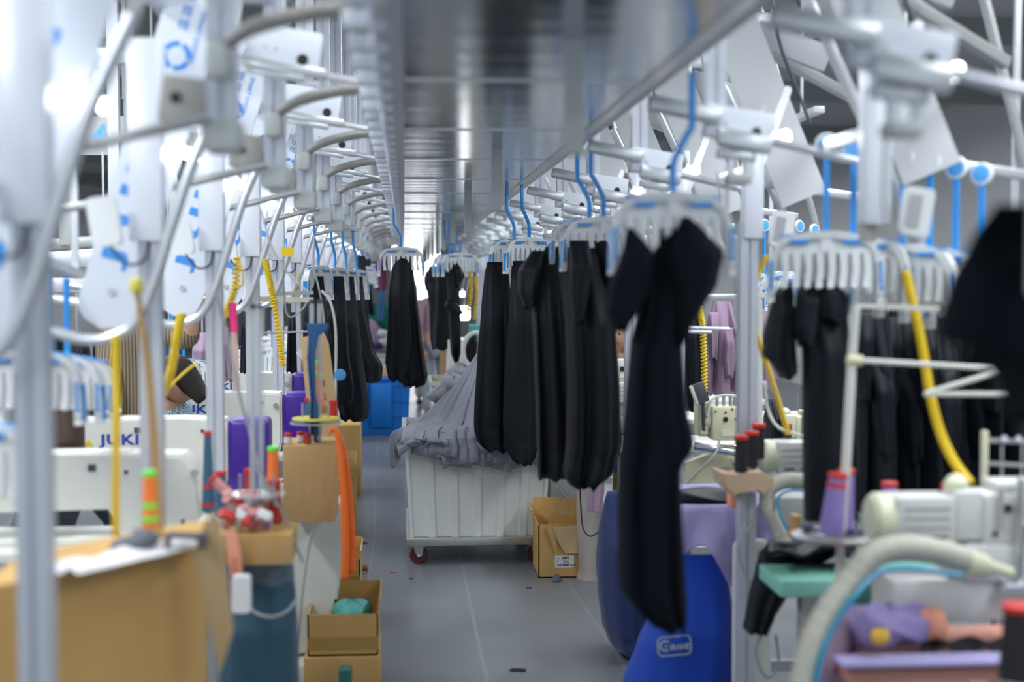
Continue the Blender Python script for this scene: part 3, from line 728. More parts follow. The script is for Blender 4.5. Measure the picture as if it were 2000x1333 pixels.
# mauve garments behind the second right post
gm = 'mauve garments hung in the background'
garment('mauve_shirt', [[(588, 1392, 1430), (640, 1386, 1436), (700, 1384, 1440), (768, 1380, 1440)]], 7.6, .10, 'mauve garment hanging in folds left of the second right post', gm, m='mauve_cloth', seed=101, nf=8, amp=1.1,
        sleeves=[([(610, 1384, 1404), (650, 1380, 1402), (700, 1384, 1398)], -.08), ([(640, 1412, 1432), (700, 1408, 1436), (735, 1414, 1430)], -.1)])
garment('mauve_shirt', [[(600, 1476, 1500), (660, 1474, 1506), (760, 1474, 1512)]], 7.6, .10, 'mauve garment just right of the second right post', gm, m='mauve_cloth', seed=102, nf=5, amp=.6)
garment('mauve_shirt', [[(640, 428, 446), (680, 422, 450), (740, 418, 454)]], 7.4, .10, 'mauve garment hanging behind the left machines', gm, m='mauve_cloth', seed=103, nf=6, amp=.6)
garment('black_trousers', [[(590, 1336, 1372), (640, 1334, 1376), (770, 1334, 1382), (800, 1338, 1380)]], 7.4, .10, 'black trousers hanging between the near dress and the mauve garment', gb, seed=104, nf=6, amp=.5)
garment('black_trousers', [[(780, 1498, 1520), (840, 1496, 1530), (900, 1490, 1545)]], 6.6, .10, 'black cloth hanging behind the yellow coil on the right', gb, seed=105, nf=6, amp=.5)

# 9: left storage hangers, with blue grips, near the two left machines
gs = 'white hangers stored at the left row'
for i, (px, py, dd) in enumerate(((82, 625, 4.0), (128, 636, 4.27), (160, 646, 4.55), (-40, 745, 3.1), (366, 668, 7.8), (388, 672, 8.0), (562, 655, 9.5), (575, 660, 9.9))):
    p = P(px-30, py-60, dd); p.z = P(px, py, dd).z+.165
    hanger(p, -.25, ('left one of the three near white hangers with bent arms', 'middle one of the three near white hangers with bent arms', 'right one of the three near white hangers with bent arms', 'white hanger cut by the left edge behind the near post',
           'white hanger behind the checked blouse', 'white hanger right of the checked blouse', 'small hanger between the far left posts', 'small hanger by the white tag at the far left posts')[i], gs, kind='plain')
garment('black_trousers', [[(745, 140, 205), (770, 138, 210), (800, 145, 212)]], 4.7, .06, 'black cloth held by the three white hangers on the left', gl, seed=110)
for i, (a, b, y0, y1, dd) in enumerate(((470, 492, 600, 725, 8.4), (560, 580, 610, 725, 8.4), (590, 606, 600, 720, 9.6))):
    garment('black_trousers', [[(y0, a+3, b-3), (y1, a, b)]], dd, .08, 'dark garment %s between the left posts behind the machines' % ('furthest left', 'in the middle', 'furthest right')[i], gl, seed=115+i)

# ================================================================== floor level, aisle
# ---- white trolley
TD = 8.12
tx0, tx1 = PX(787, TD), PX(1078, TD)
tz0, tz1 = .16, PZ(851, TD)
tt = thing('laundry_trolley', 'large white plastic trolley full of grey cut fabric in the middle of the aisle', 'trolley', ((tx0+tx1)/2, TD+.55, 0))
TW = tx1-tx0; hw = TW/2; DD = .55
def bin_shell(W0, W1, D0, D1, z0, z1, nr, rib=.012):
    mb = MB(); pts0 = []; pts1 = []
    # outline with shallow ribs on all four sides
    def side(n, L, f):
        out = []
        for i in range(n):
            a, b = i/n, (i+1)/n; m = (b-a)*.22
            out += [(a, 0), (a+m*.6, 0), (a+m, rib), (b-m, rib), (b-m*.6, 0)]
        return out
    def ring(W, D, z):
        o = []
        for sx, (n) in (('f', nr), ('r', nr), ('b', nr), ('l', nr)):
            for t, d in side(n, 1, 0):
                if sx == 'f': o.append((lerp(-W/2, W/2, t), -D/2+d, z))
                if sx == 'r': o.append((W/2-d, lerp(-D/2, D/2, t), z))
                if sx == 'b': o.append((lerp(W/2, -W/2, t), D/2-d, z))
                if sx == 'l': o.append((-W/2+d, lerp(D/2, -D/2, t), z))
        return o
    zr = lerp(z0, z1, .80)
    rings = [ring(W0, D0, z0), ring(W0+(W1-W0)*.8, D0+(D1-D0)*.8, zr)]
    def flat(W, D, z): return [(x/abs(W1)*W if 0 else x, y, z) for x, y, z in [(q[0], q[1], z) for q in ring_flat(W, D)]]
    def ring_flat(W, D):
        o = []
        for k in range(4):
            for i in range(nr*5):
                t = i/(nr*5)
                o.append([(lerp(-W/2, W/2, t), -D/2), (W/2, lerp(-D/2, D/2, t)), (lerp(W/2, -W/2, t), D/2), (-W/2, lerp(D/2, -D/2, t))][k])
        return o
    for W, D, z in ((W0+(W1-W0)*.82, D0+(D1-D0)*.82, zr+.01), (W1-.01, D1-.01, z1-.04), (W1+.03, D1+.03, z1-.035), (W1+.03, D1+.03, z1), (W1-.02, D1-.02, z1), (W0+(W1-W0)*.82-.03, D0+(D1-D0)*.82-.03, zr), (W0-.03, D0-.03, z0+.02)):
        rings.append([(x, y, z) for x, y in ring_flat(W, D)])
    V = [[mb.bm.verts.new(p) for p in r] for r in rings]; n = len(V[0])
    for A, B in zip(V, V[1:]):
        for k in range(n): mb.bm.faces.new((A[k], A[(k+1) % n], B[(k+1) % n], B[k]))
    mb.bm.faces.new(V[0][::-1]); mb.bm.faces.new(V[-1])
    return mb
bin_shell(TW-.07, TW-.01, 2*DD-.08, 2*DD, tz0, tz1, 6).build('bin', 'bin_white', tt, smooth=30)
fr = MB()
for sy in (-1, 1): fr.box((0, sy*(DD-.02), tz0-.022), (TW-.03, .04, .045), bev=.004)
for sx in (-1, 1): fr.box((sx*(hw-.035), 0, tz0-.022), (.04, 2*DD-.04, .042), bev=.004)
fr.build('frame', 'galv', tt)
for sx in (-1, 1):
    for sy in (-1, 1):
        cx, cy = sx*(hw-.085), sy*(DD-.08)
        c = MB().box((cx, cy, tz0-.052), (.075, .075, .008)).prism([(cx-.03, tz0-.056), (cx+.03, tz0-.056), (cx+.022, .05), (cx-.0, .04), (cx-.022, .07)], cy-.022, cy-.018).prism([(cx-.03, tz0-.056), (cx+.03, tz0-.056), (cx+.022, .05), (cx-.0, .04), (cx-.022, .07)], cy+.018, cy+.022)
        c = c.build('caster_fork', 'galv', tt)
        MB().lathe([(.012, -.016), (.045, -.016), (.052, -.010), (.052, .010), (.045, .016), (.012, .016)], (cx, cy, .052), 28, 'Y').build('wheel', 'wheel_red', c)
        MB().cyl((cx, cy-.03, .052), (cx, cy+.03, .052), .010).build('axle', 'chrome', c)
for sx in (-1, 1):
    MB().prism([(sx*(hw-.06), tz1-.04), (sx*(hw-.05), tz1-.04), (sx*(hw-.055), tz1-.12)], -DD-.005, -DD+.02).build('rim_gusset', 'bin_white', tt)

# ---- heap of grey cut pieces: an underlying mound and many single pieces lying over it
pk = Vector((PX(960, 8.7), 8.75, 1.24))
def heap_z(x, y):
    dx, dy = (x-pk.x), (y-pk.y)
    r = math.sqrt((dx/(.50 if dx < 0 else .8))**2+(dy/.62)**2)
    return tz1-.02 + (pk.z-tz1)*max(0, 1-r)**.95
mb = MB()
mb.grid(lambda u, v: Vector((lerp(tx0+.02, tx1-.02, u), lerp(TD+.02, TD+1.06, v), heap_z(lerp(tx0+.02, tx1-.02, u), lerp(TD+.02, TD+1.06, v))-.02)), 30, 30)
mound = tag(mb.build('fabric_heap', 'grey_cloth', smooth=True, solid=.01), 'mound of grey cut fabric under the loose pieces in the white trolley', 'fabric', kind='stuff')
Rn = random.Random(5)
def piece(x_end, side_y, hang, w, back, seed):
    """a long cut piece lying from the peak down over the rim"""
    R = random.Random(seed)
    e = Vector((x_end, TD-.025+side_y, tz1+.015)); s = Vector((pk.x, pk.y, 0)).lerp(Vector((e.x, e.y, 0)), back)
    path = []
    for i in range(8):
        t = i/7; q = s.lerp(Vector((e.x, e.y, 0)), t); q.z = max(heap_z(q.x, q.y), tz1)+.008+.035*(seed-500)/100+R.uniform(0, .005); path.append(q)
    path[-1].z = tz1+.02
    ly = -.012-.03*((seed-500)/100); path += [e+Vector((0, ly, -.02)), e+Vector((R.uniform(-.006, .006), ly-.004, -hang*.5)), e+Vector((R.uniform(-.015, .015), ly-R.uniform(0, .012), -hang))]
    ph = R.uniform(0, 6); k = R.uniform(.6, 1.6); n = len(path)
    sk = R.uniform(-.03, .03); R2 = R.choice((-1, 1))
    def fn(u, v):
        i = min(int(v*(n-1)), n-2); f = v*(n-1)-i; q = path[i].lerp(path[i+1], f)
        T = (path[i+1]-path[i]).normalized(); sd = T.cross(Vector((0, -.5, .86)));
        if sd.length < .1: sd = Vector((1, 0, 0))
        sd.normalize()
        if sd.x < 0: sd = -sd
        nn = sd.cross(T).normalized()
        if nn.y > 0: nn = -nn
        ww = w*(.55+.6*v)
        ww *= (1.25 if v > .8 else 1); q = q + sd*(u-.5)*ww + nn*(.016*abs(((u*k+ph) % 1)-.5)*(1+v)+.016*u*R2)
        if v > .99: q += Vector((0, 0, sk*(u-.5)))
        return q
    mb = MB(); mb.grid(fn, 9, 16)
    return tag(mb.build('fabric_piece', 'grey_cloth', smooth=28, solid=.002), 'grey cut fabric piece in the heap, hanging over the white trolley rim', 'fabric piece', 'grey cut pieces on the white trolley')
for i in range(100):
    t = i/99
    if i % 3 == 0: xe = lerp(tx0-.0, tx1+.02, Rn.random()); back = .1; hang = Rn.uniform(.13, .21)
    else: xe = lerp(tx0+.08, tx1, Rn.random()); back = Rn.uniform(0, .8); hang = Rn.uniform(.05, .18)
    f = (xe-tx0)/TW
    hang *= (.35 if f < .12 else (.7 if f < .28 else 1))
    piece(xe, Rn.uniform(-.012, .01), hang, Rn.uniform(.07, .13), back, 500+i)
# the one drooping off the left corner
mb = MB()
pp = smooth_path([P(835, 838, 8.5), P(800, 840, 8.2), P(778, 850, 8.05), P(770, 872, 8.03), P(772, 908, 8.03)], 5)
mb.grid(lambda u, v: pp[min(int(v*(len(pp)-1)), len(pp)-1)] + Vector(((u-.5)*.06, (u-.5)*.08+.01*math.sin(u*8), .02*math.sin(u*5+v*3))), 8, len(pp))
tag(mb.build('fabric_piece', 'grey_cloth', smooth=True, solid=.003), 'grey fabric piece drooping off the left corner of the white trolley', 'fabric piece', 'grey cut pieces on the white trolley')

# ---- cardboard boxes
def carton(name, label, x0, x1, y0, y1, z0, z1, m='cardboard', group=None, open_top=True, flaps=(), wall=.006, cat='box', rz=0, tape=False, inner=.0):
    cx, cy = (x0+x1)/2, (y0+y1)/2; w, d, h = x1-x0, y1-y0, z1-z0
    t = thing(name, label, cat, (cx, cy, z0), rz, group)
    b = MB()
    if open_top:
        b.box((0, 0, wall/2), (w, d, wall)); b.box((0, -d/2+wall/2, h/2), (w, wall, h)); b.box((0, d/2-wall/2, h/2), (w, wall, h))
        b.box((-w/2+wall/2, 0, h/2), (wall, d, h)); b.box((w/2-wall/2, 0, h/2), (wall, d, h))
    else: b.box((0, 0, h/2), (w, d, h), bev=.004)
    b.build('box_body', m, t)
    for s, L, a in flaps:          # side, length, opening angle from upright (degrees)
        a = math.radians(a)
        if s in 'lr':
            sg = -1 if s == 'l' else 1
            MB().bar((sg*w/2, 0, h), (sg*(w/2+L*math.sin(a)), 0, h+L*math.cos(a)), d, wall).build('flap', m, t)
        else:
            sg = -1 if s == 'f' else 1
            MB().bar((0, sg*d/2, h), (0, sg*(d/2+L*math.sin(a)), h+L*math.cos(a)), w, wall).build('flap', m, t)
    if tape: MB().box((0, -d/2-.001, h*.30), (w*1.002, .001, .05)).build('tape', 'tape', t)
    return t
# box 5882 at the right of the trolley
bD = 7.75
bx0, bx1 = PX(1052, bD), PX(1150, bD); bz = PZ(1030, bD)
t = carton('cardboard_box', 'open torn cardboard box with a white 5882 label on the floor right of the trolley', bx0, bx1, bD, bD+.34, .0, bz+.01, 'cardboard', flaps=(('b', .10, 4), ('l', .09, 25)))
cx = (bx0+bx1)/2
MB().prism([(-.08+.0, bz-.0), (.13, bz+.005), (.13, bz-.15), (.01, bz-.15), (-.045, bz-.06)], -.185, -.181).build('torn_flap', 'cardboard_light', t)
MB().prism([(-.10, bz), (-.075, bz+.03), (-.045, bz-.07), (-.035, bz-.15), (-.05, bz-.13)], -.20, -.196).build('torn_edge', 'cardboard', t)
lb = MB().box((PX(1103, bD)-cx, -.1715, PZ(1099, bD)), (.106, .001, .066)).build('paper_label', 'paper', t)
lx, lz = PX(1103, bD)-cx, PZ(1099, bD)
text('5882', .022, 'ink', lb, (lx+.005, -.1722, lz+.020), bold=.0006)
text('100g', .018, 'ink', lb, (lx+.007, -.1722, lz+.0))
text('70支 圆锥约100个', .0135, 'ink', lb, (lx+.013, -.1722, lz-.020), bold=.0004)
for i, w_ in enumerate(('COLOR', 'QTY', 'LOT NO')): text(w_, .008, 'ink_grey', lb, (lx-.040, -.1722, lz+.018-.019*i))
for z_ in (.010, -.010): MB().box((lx, -.1722, lz+z_), (.10, .0006, .0008)).build('ruled_line', 'ink_grey', lb)
tag(MB().lathe([(.01, 0), (.028, .003), (.022, .02), (.012, .035), (.004, .042)], (PX(1090, 7.6), 7.66, 0), 9).build('lint_ball', 'grey_pouch'), 'small dark grey lint clump on the floor before the 5882 box', 'lint')

# left floor boxes
gx = 'cardboard boxes stacked on the floor at the left row'
carton('cardboard_box', 'closed lower cardboard box at the bottom left, under the open box with mint plastic', PX(590, 5.6), PX(738, 5.6), 5.55, 5.98, 0, PZ(1272, 5.6), open_top=False, group=gx)
t = carton('cardboard_box', 'open cardboard box with mint plastic bag inside, topmost at the bottom left of the aisle', PX(597, 5.6), PX(736, 5.6), 5.57, 5.97, PZ(1272, 5.6)+.002, PZ(1192, 5.6), group=gx, flaps=(('r', .06, 8), ('b', .05, 5)), tape=True)
mb = MB()
c0 = P(688, 1196, 5.75)
mb.grid(lambda u, v: c0+Vector((.075*math.cos(2*PI*u)*math.sin(PI*v)**.7*(1+.15*math.sin(5*u*6.28)), .10*math.sin(2*PI*u)*math.sin(PI*v), -.045*math.cos(PI*v)+.008*math.sin(u*19))), 24, 12, True, True)
tag(mb.build('plastic_bag', 'mint_cloth', smooth=True), 'mint green plastic bag in the open cardboard box at the bottom left', 'bag')
carton('cardboard_box', 'small upright cardboard box standing beside the open box with mint plastic', PX(597, 5.9), PX(628, 5.9), 6.0, 6.2, 0, PZ(1150, 6.0), open_top=False, group=gx)
carton('cardboard_box', 'lower cardboard box standing in the second stack from the bottom left', PX(625, 6.7), PX(702, 6.7), 6.65, 7.0, 0, PZ(1150, 6.65), open_top=False, group=gx)
carton('cardboard_box', 'open taped cardboard box on top of the second stack from the bottom left', PX(625, 6.7), PX(701, 6.7), 6.66, 7.0, PZ(1150, 6.65)+.002, PZ(1090, 6.65), group=gx, flaps=(('r', .04, 4), ('b', .05, 6)), tape=True)
carton('cardboard_box', 'lower small cardboard box against the left tables below the red label', PX(640, 8.9), PX(690, 8.9), 8.9, 9.3, 0, PZ(935, 8.9), open_top=False, group=gx)
carton('cardboard_box', 'upper small cardboard box against the left tables below the red label', PX(640, 8.9), PX(692, 8.9), 8.9, 9.3, PZ(935, 8.9)+.002, PZ(892, 8.9), open_top=False, group=gx)
carton('cardboard_box', 'tall cardboard box standing in front of the blue bin', PX(640, 10.8), PX(702, 10.8), 10.8, 11.2, 0, PZ(828, 10.8), open_top=False, group=gx)
rs = thing('thread_spool', 'grey thread cone with orange rim lying on the floor beside the left boxes', 'thread spool', (PX(685, 7.6), 7.9, .03))
MB().cyl((-.06, 0, 0), (.06, .05, 0), .02, .016, 14).build('thread', 'grey_pouch', rs); MB().cyl((.06, .05, 0), (.066, .055, 0), .022).build('cone_rim', 'orange', rs)

# ---- big blue bin and other far bins
t = thing('storage_bin', 'large bright blue plastic bin at the left of the aisle behind the hanging trousers', 'bin', ((PX(694, 15)+PX(801, 15))/2, 15.3, 0))
W_ = PX(801, 15)-PX(694, 15); zz = PZ(742, 15)
b = MB().prism([(-W_/2+.03, 0), (W_/2-.03, 0), (W_/2, zz), (-W_/2+.02, zz-.0)], -.3, .3, bev=.01)
for x in (-.16, .16): b.box((x, -.305, zz*.5), (.012, .02, zz*.9))
for z in (zz*.33, zz*.62, zz*.90): b.box((0, -.305, z), (W_*.95, .02, .012))
b.build('bin_body', 'bin_blue', t)
MB().box((0, 0, zz+.012), (W_+.02, .64, .03), bev=.008).build('bin_rim', 'bin_blue', t)
MB().box((-.02, -.33, zz*.55), (.22, .02, zz*.8), bev=.008).build('front_panel', 'bin_blue', t)
carton('cardboard_box', 'flat yellow-brown carton lying on the blue bin', PX(712, 15.2), PX(772, 15.2), 15.1, 15.5, zz+.03, zz+.14, 'cardboard_light', open_top=False)
def far_trolley(label, x0, x1, D, ztop, m='bin_cream', depth=.8):
    t = thing('laundry_trolley', label, 'trolley', ((x0+x1)/2, D+depth/2, 0)); W = x1-x0
    bin_shell(W*.92, W, depth*.93, depth, .14, ztop, 4).build('bin', m, t)
    for sx in (-1, 1):
        for sy in (-1, 1): MB().lathe([(.01, -.014), (.05, -.014), (.05, .014), (.01, .014)], (sx*W*.38, sy*depth*.38, .05), 16, 'Y').cyl((sx*W*.38, sy*depth*.38, .05), (sx*W*.38, sy*depth*.38, .15), .012).build('caster', 'dark_grey', t)
    return t
def heap(name, label, m, c, r, seed, lumps=14, kind='stuff', cat='fabric'):
    R = random.Random(seed); mb = MB()
    for i in range(lumps):
        a = R.uniform(0, 6.28); q = R.uniform(0, .75); p = Vector((c[0]+math.cos(a)*r[0]*q, c[1]+math.sin(a)*r[1]*q, c[2]+R.uniform(0, r[2])*(1-q)))
        s1 = R.uniform(.25, .5); ph = R.uniform(0, 6)
        mb.grid(lambda u, v: p+Vector((r[0]*s1*math.cos(2*PI*u)*math.sin(PI*v)*(1+.2*math.sin(4*PI*u+ph)), r[1]*s1*math.sin(2*PI*u)*math.sin(PI*v), -r[2]*.45*math.cos(PI*v)*(1+.25*math.sin(6*PI*u+ph)))), 14, 8, True, True)
    return tag(mb.build(name, m, smooth=True), label, cat, kind=kind)
far_trolley('cream trolley with grey cloth behind the fabric heap', PX(842, 11.6), PX(935, 11.6), 11.6, PZ(745, 11.6))
heap('fabric_heap', 'grey cloth heaped in the cream trolley behind the white one', 'grey_cloth', (PX(895, 11.9), 11.95, PZ(740, 11.9)-.03), (.22, .3, .12), 3)
far_trolley('lower cream trolley with grey pieces just behind the white trolley', PX(845, 10.3), PX(925, 10.3), 10.0, PZ(785, 10.3))
heap('fabric_heap', 'grey pieces heaped in the lower cream trolley', 'grey_cloth', (PX(890, 10.3), 10.35, PZ(775, 10.3)-.04), (.2, .3, .14), 4)
far_trolley('far grey trolley under the green and mixed cloth heap', PX(688, 17.5), PX(775, 17.5), 17.5, PZ(690, 17.5), 'bin_white')
heap('fabric_heap', 'heap of mixed mauve and white cloth bundles in the far grey trolley', 'mauve_cloth', (PX(725, 17.8), 17.9, PZ(680, 17.8)), (.30, .3, .3), 6, 16)
heap('fabric_heap', 'green cloth heap on top of the far grey trolley', 'green_cloth', (PX(742, 18.0), 18.0, PZ(655, 18)), (.26, .3, .36), 7, 16)
for i, (px, py) in enumerate(((705, 655), (714, 668), (748, 652), (738, 676), (752, 668))):
    p = P(px, py, 17.45); mb = MB(); mb.grid(lambda u, v: p+Vector((.07*math.cos(2*PI*u)*math.sin(PI*v)*(1+.2*math.sin(6*PI*u)), .08*math.sin(2*PI*u)*math.sin(PI*v), -.05*math.cos(PI*v))), 12, 8, True, True)
    tag(mb.build('cloth_bundle', ('foam', 'mauve_cloth', 'foam', 'navy_cloth', 'foam')[i], smooth=True), '%s small cloth bundle on the far mixed heap' % ('white left', 'mauve', 'white right', 'navy', 'white lowest')[i], 'cloth bundle')
far_trolley('white trolley in the far aisle under the distant black shirts', PX(836, 18), PX(872, 18), 18, PZ(680, 18), 'bin_white')
# wooden stool far away
t = thing('wooden_stool', 'brown wooden stool in the far aisle behind the hanging black shirts', 'stool', (PX(888, 14.5), 14.7, 0))
sz = PZ(680, 14.5)
MB().box((0, 0, sz), (.30, .30, .035), bev=.005).build('seat', 'wood', t)
for sx in (-1, 1):
    for sy in (-1, 1): MB().bar((sx*.11, sy*.11, sz), (sx*.16, sy*.15, 0), .035, .035).build('leg', 'wood', t)
MB().bar((-.14, -.135, .22), (.14, -.135, .22), .03, .02).build('stretcher', 'wood', t)

# ---- soft bags on the right
def sack(name, label, rows, D, th, m, seed, nf=4, amp=.3, group=None):
    mb = MB(); loft(mb, rows, D, th, seed, nf, amp, 64, 44, 0)
    return tag(mb.build(name, m, smooth=True), label, 'bag', group)
sack('cloth_sack', 'pale beige cloth sack standing on the floor right of the 5882 box', [(930, 1128, 1172), (990, 1126, 1178), (1060, 1128, 1182), (1110, 1130, 1180), (1135, 1124, 1176), (1141, 1122, 1168)], 7.75, .12, 'beige_cloth', 201)
sack('cloth_sack', 'navy blue cloth sack hanging to the floor behind the near black dress', [(960, 1186, 1260), (980, 1180, 1300), (1040, 1170, 1320), (1100, 1166, 1330), (1160, 1170, 1330), (1220, 1178, 1320), (1255, 1190, 1310), (1272, 1220, 1290)], 6.15, .20, 'navy_cloth', 202, 5, .25)
sk = sack('cloth_sack', 'royal blue cloth sack with a white framed logo, under the lavender table', [(1085, 1300, 1425), (1110, 1296, 1425), (1135, 1300, 1422), (1210, 1268, 1432), (1260, 1246, 1436), (1333, 1218, 1442), (1420, 1190, 1446), (1500, 1180, 1440)], 5.12, .17, 'royal_cloth', 203, 5, .12)
# the logo on the royal blue sack, laid on its front
def logo_on_sack():
    c = P(1317, 1262, 4.93); c.y = 4.93
    t = thing('x', '', ''); 
    for k_ in ('label', 'category'):
        if k_ in t: del t[k_]
    t.name = 'sack_logo'; t.parent = sk; t.location = c; t.rotation_euler = (0, -math.radians(4), 0)
    W, H, r, w = .124, .072, .02, .0055
    o_, i_ = rrect(W, H, r, 6), rrect(W-2*w, H-2*w, r-w, 6)
    mb = MB(); n = len(o_)
    rings = [[mb.bm.verts.new((a, y, b)) for a, b in p] for p, y in ((o_, 0), (o_, -.002), (i_, -.002), (i_, 0))]
    for A, B in zip(rings, rings[1:]):
        for k in range(n): mb.bm.faces.new((A[k], A[(k+1) % n], B[(k+1) % n], B[k]))
    mb.build('logo_frame', 'white_print', t, smooth=0)
    text('G', .055, 'white_print', t, (-.036, -.001, .0), bold=.0018)
    text('URAND', .026, 'white_print', t, (.018, -.001, -.007), bold=.0014, space=.95)
logo_on_sack()

# ================================================================== left row: tables, sewing machines and clutter
def table(label, x0, x1, y0, y1, z, m='machine_white', leg='alu_grey', legs=True, thick=.035):
    t = thing('work_table', label, 'table', ((x0+x1)/2, (y0+y1)/2, 0)); w, d = x1-x0, y1-y0
    MB().box((0, 0, z-thick/2), (w, d, thick), bev=.006).build('tabletop', m, t)
    for sx in (-1, 1):
        MB().box((sx*(w/2-.12), 0, z/2), (.05, .06, z-.06)).build('leg', leg, t)
        MB().box((sx*(w/2-.12), 0, .02), (.06, d*.85, .04), bev=.004).build('foot', leg, t)
    MB().box((0, 0, .18), (w-.26, .04, .04)).build('stretcher', leg, t)
    return t
TZ = .78
LM = [(4.7, 395), (5.86, 441), (7.2, 549), (8.7, 568), (10.1, 590)]
names = ['nearest', 'second', 'third', 'fourth', 'fifth']
def left_machine(big=False):
    dx = .36 if big else 0; q = .30 if big else 0
    t = thing('sewing_machine', '', 'sewing machine')      # origin: right end of the white housing, on the table
    body = [(-.95, .055), (-.86, .055), (-.85, .12), (-.30, .13), (-.27, 0), (-.03, 0), (0, .05), (-.03, .25), (-.07, .295), (-.60, .300), (-.92, .298), (-.95, .285)] if big else [(-.62, .055), (-.53, .055), (-.52, .13), (-.20, .14), (-.185, .04), (-.18, 0), (-.012, 0), (0, .05), (0, .275), (-.012, .295), (-.20, .300), (-.60, .298), (-.62, .285)]
    b = MB().prism(body, -.085, .085, bev=.012).build('machine_body', 'machine_white', t)
    MB().box((-.36-dx/2, 0, .012), (.56+dx, .18, .022), bev=.004).build('machine_bed', 'machine_white', t)
    MB().box((-.40, 0, .2995), (.30, .10, .008), bev=.003).build('top_cover', 'machine_white', t)
    if not big: MB().lathe([(.02, .30), (.02, .312), (.058, .318), (.064, .328), (.058, .338), (.03, .342), (.018, .352), (.005, .354)], (-.50, 0, 0), 24).build('bobbin_winder_disc', 'bobbin', t)
    MB().box((-.595, -.02, .32), (.035, .03, .06), bev=.012).cyl((-.595, -.06, .24), (-.595, -.10, .24), .018).build('tension_knob', 'machine_white', t)
    MB().cyl((-.565, -.0, .06), (-.565, 0, .0), .005).box((-.565, 0, .012), (.03, .03, .01)).build('presser_foot', 'steel', t)
    if not big: MB().box((.085, 0, .15), (.165, .185, .29), bev=.022, seg=3).build('motor_cover', 'purple', t)
    for x, z in (((-.13, .12), (-.07, .075), (-.25, .24)) if big else ((-.10, .25), (-.14, .05), (-.06, .06))): MB().cyl((x, -.086, z), (x, -.092, z), .007, n=12).build('screw', 'dark_grey', t)
    MB().cyl((-.03, -.088, .235), (-.03, -.105, .235), .013).build('hinge_knob', 'steel', t)
    MB().box((-.36, -.087, .255), (.025, .004, .022)).build('oil_window', 'dark_grey', t)
    text('JUKI', .058, 'juki_blue', t, (-.43-dx, -.0865, .215), bold=.0018, space=1.08).scale = (1.35, 1, 1)
    text('JUKI Smart Solutions', .0145, 'juki_blue', t, (-.43-dx, -.0865, .175))
    MB().prism([(-.02, 0), (.02, 0), (0, .03)], -.0875, -.0865, mx=Matrix.Translation((-.555, 0, .19))).build('warning_sign', 'yellow', t)
    return t
lm = left_machine()
for i, (D, px) in enumerate(LM):
    x = PX(px, D)
    t = left_machine(True) if i == 0 else (lm if i == 1 else copy_tree(lm))
    place(t, (x, D+.085, TZ), 0, 'nearest white sewing machine, long and plain, before the tall wooden stick' if i == 0 else '%s white sewing machine with purple end cover and blue lettering, left row' % names[i], 'sewing machines of the left row')
    table('%s white sewing table of the left row, under the machine' % names[i], x-.95, x+.24, D-.12, D+.38, TZ)
# support cabinets under the table ends
t = thing('drive_cabinet', 'tapering off-white cabinet under the table end below the wrapped box', 'cabinet', (PX(610, 5.75), 5.9, 0))
MB().prism([(-.10, .12), (.05, .12), (.06, .30), (.09, .34), (.13, .62), (.13, .735), (-.10, .735)], -.12, .12, bev=.01).build('cabinet_body', 'machine_white', t)
MB().box((0, 0, .055), (.20, .50, .11), bev=.01).build('foot', 'machine_white', t)
tag(MB().box((PX(672, 5.45), 5.38, .09), (.05, .08, .17), bev=.01).build('foot_pedal', 'mint_dark'), 'dark green metal foot corner beside the lowest cardboard box', 'table foot')
table('long grey side table further down the left row', PX(600, 9.2)-.6, PX(660, 9.2), 9.0, 9.6, TZ-.02, 'machine_white')

# ---- nearest large carton at bottom left with its flap and what lies on it
nz = PZ(1078, 2.95, 250)-.036
t = thing('cardboard_box', 'very large blurred cardboard box filling the bottom left corner', 'box', (0, 0, 0))
a0, a1 = P(-60, 1110, 2.75), P(385, 1072, 3.25)
bb = MB(); bb.prism([(a0.x, a0.y), (a1.x, a1.y), (a1.x-.02, a1.y+.30), (a0.x, a0.y+.38)], .45, nz, 'XY'); bb.build('box_body', 'cardboard', t)
fl = MB(); fl.prism([(P(385, 1070, 3.2).x, nz), (P(392, 1050, 3.2).x, nz+.02), (P(420, 1000, 3.2).x, PZ(985, 3.2)), (P(436, 1000, 3.2).x, PZ(1000, 3.2)), (P(462, 1210, 3.2).x, PZ(1210, 3.2)), (P(435, 1280, 3.2).x, PZ(1290, 3.2))], 3.14, 3.148)
fl.build('raised_flap', 'cardboard_light', t)
mb = MB(); an = math.atan2(a1.y-a0.y, a1.x-a0.x); mb.grid(lambda u, v: Vector(((a0.x+a1.x)/2+.03, (a0.y+a1.y)/2+.19, nz+.008)) + Matrix.Rotation(an, 3, 'Z') @ Vector(((u-.5)*.40-.08, (v-.5)*.12-.10, .010*math.sin(u*17+v*5)*math.sin(v*9))), 40, 16); mb.build('plastic_cover', 'foam', t, smooth=True)
stand = MB().box((a0.x*.5+a1.x*.5, 3.25, .225), (.55, .32, .45), bev=.01).build('box_support', 'machine_white'); tag(stand, 'low white cabinet carrying the very large cardboard box', 'cabinet')
c = P(262, 1063, 3.15)
mb = MB(); mb.grid(lambda u, v: c+Vector((.052*math.cos(2*PI*u)*math.sin(PI*v)**.6*(1+.1*math.sin(3*u*6.28)), .04*math.sin(2*PI*u)*math.sin(PI*v), -.024*math.cos(PI*v)+.01*math.cos(2*PI*u))), 24, 10, True, True)
tag(mb.build('cloth_pouch', 'grey_pouch', smooth=True), 'small dark grey pouch lying on the very large cardboard box', 'pouch')
t = thing('handle_bar', 'slate grey plastic handle at the corner of the very large cardboard box', 'handle', P(362, 1047, 3.12))
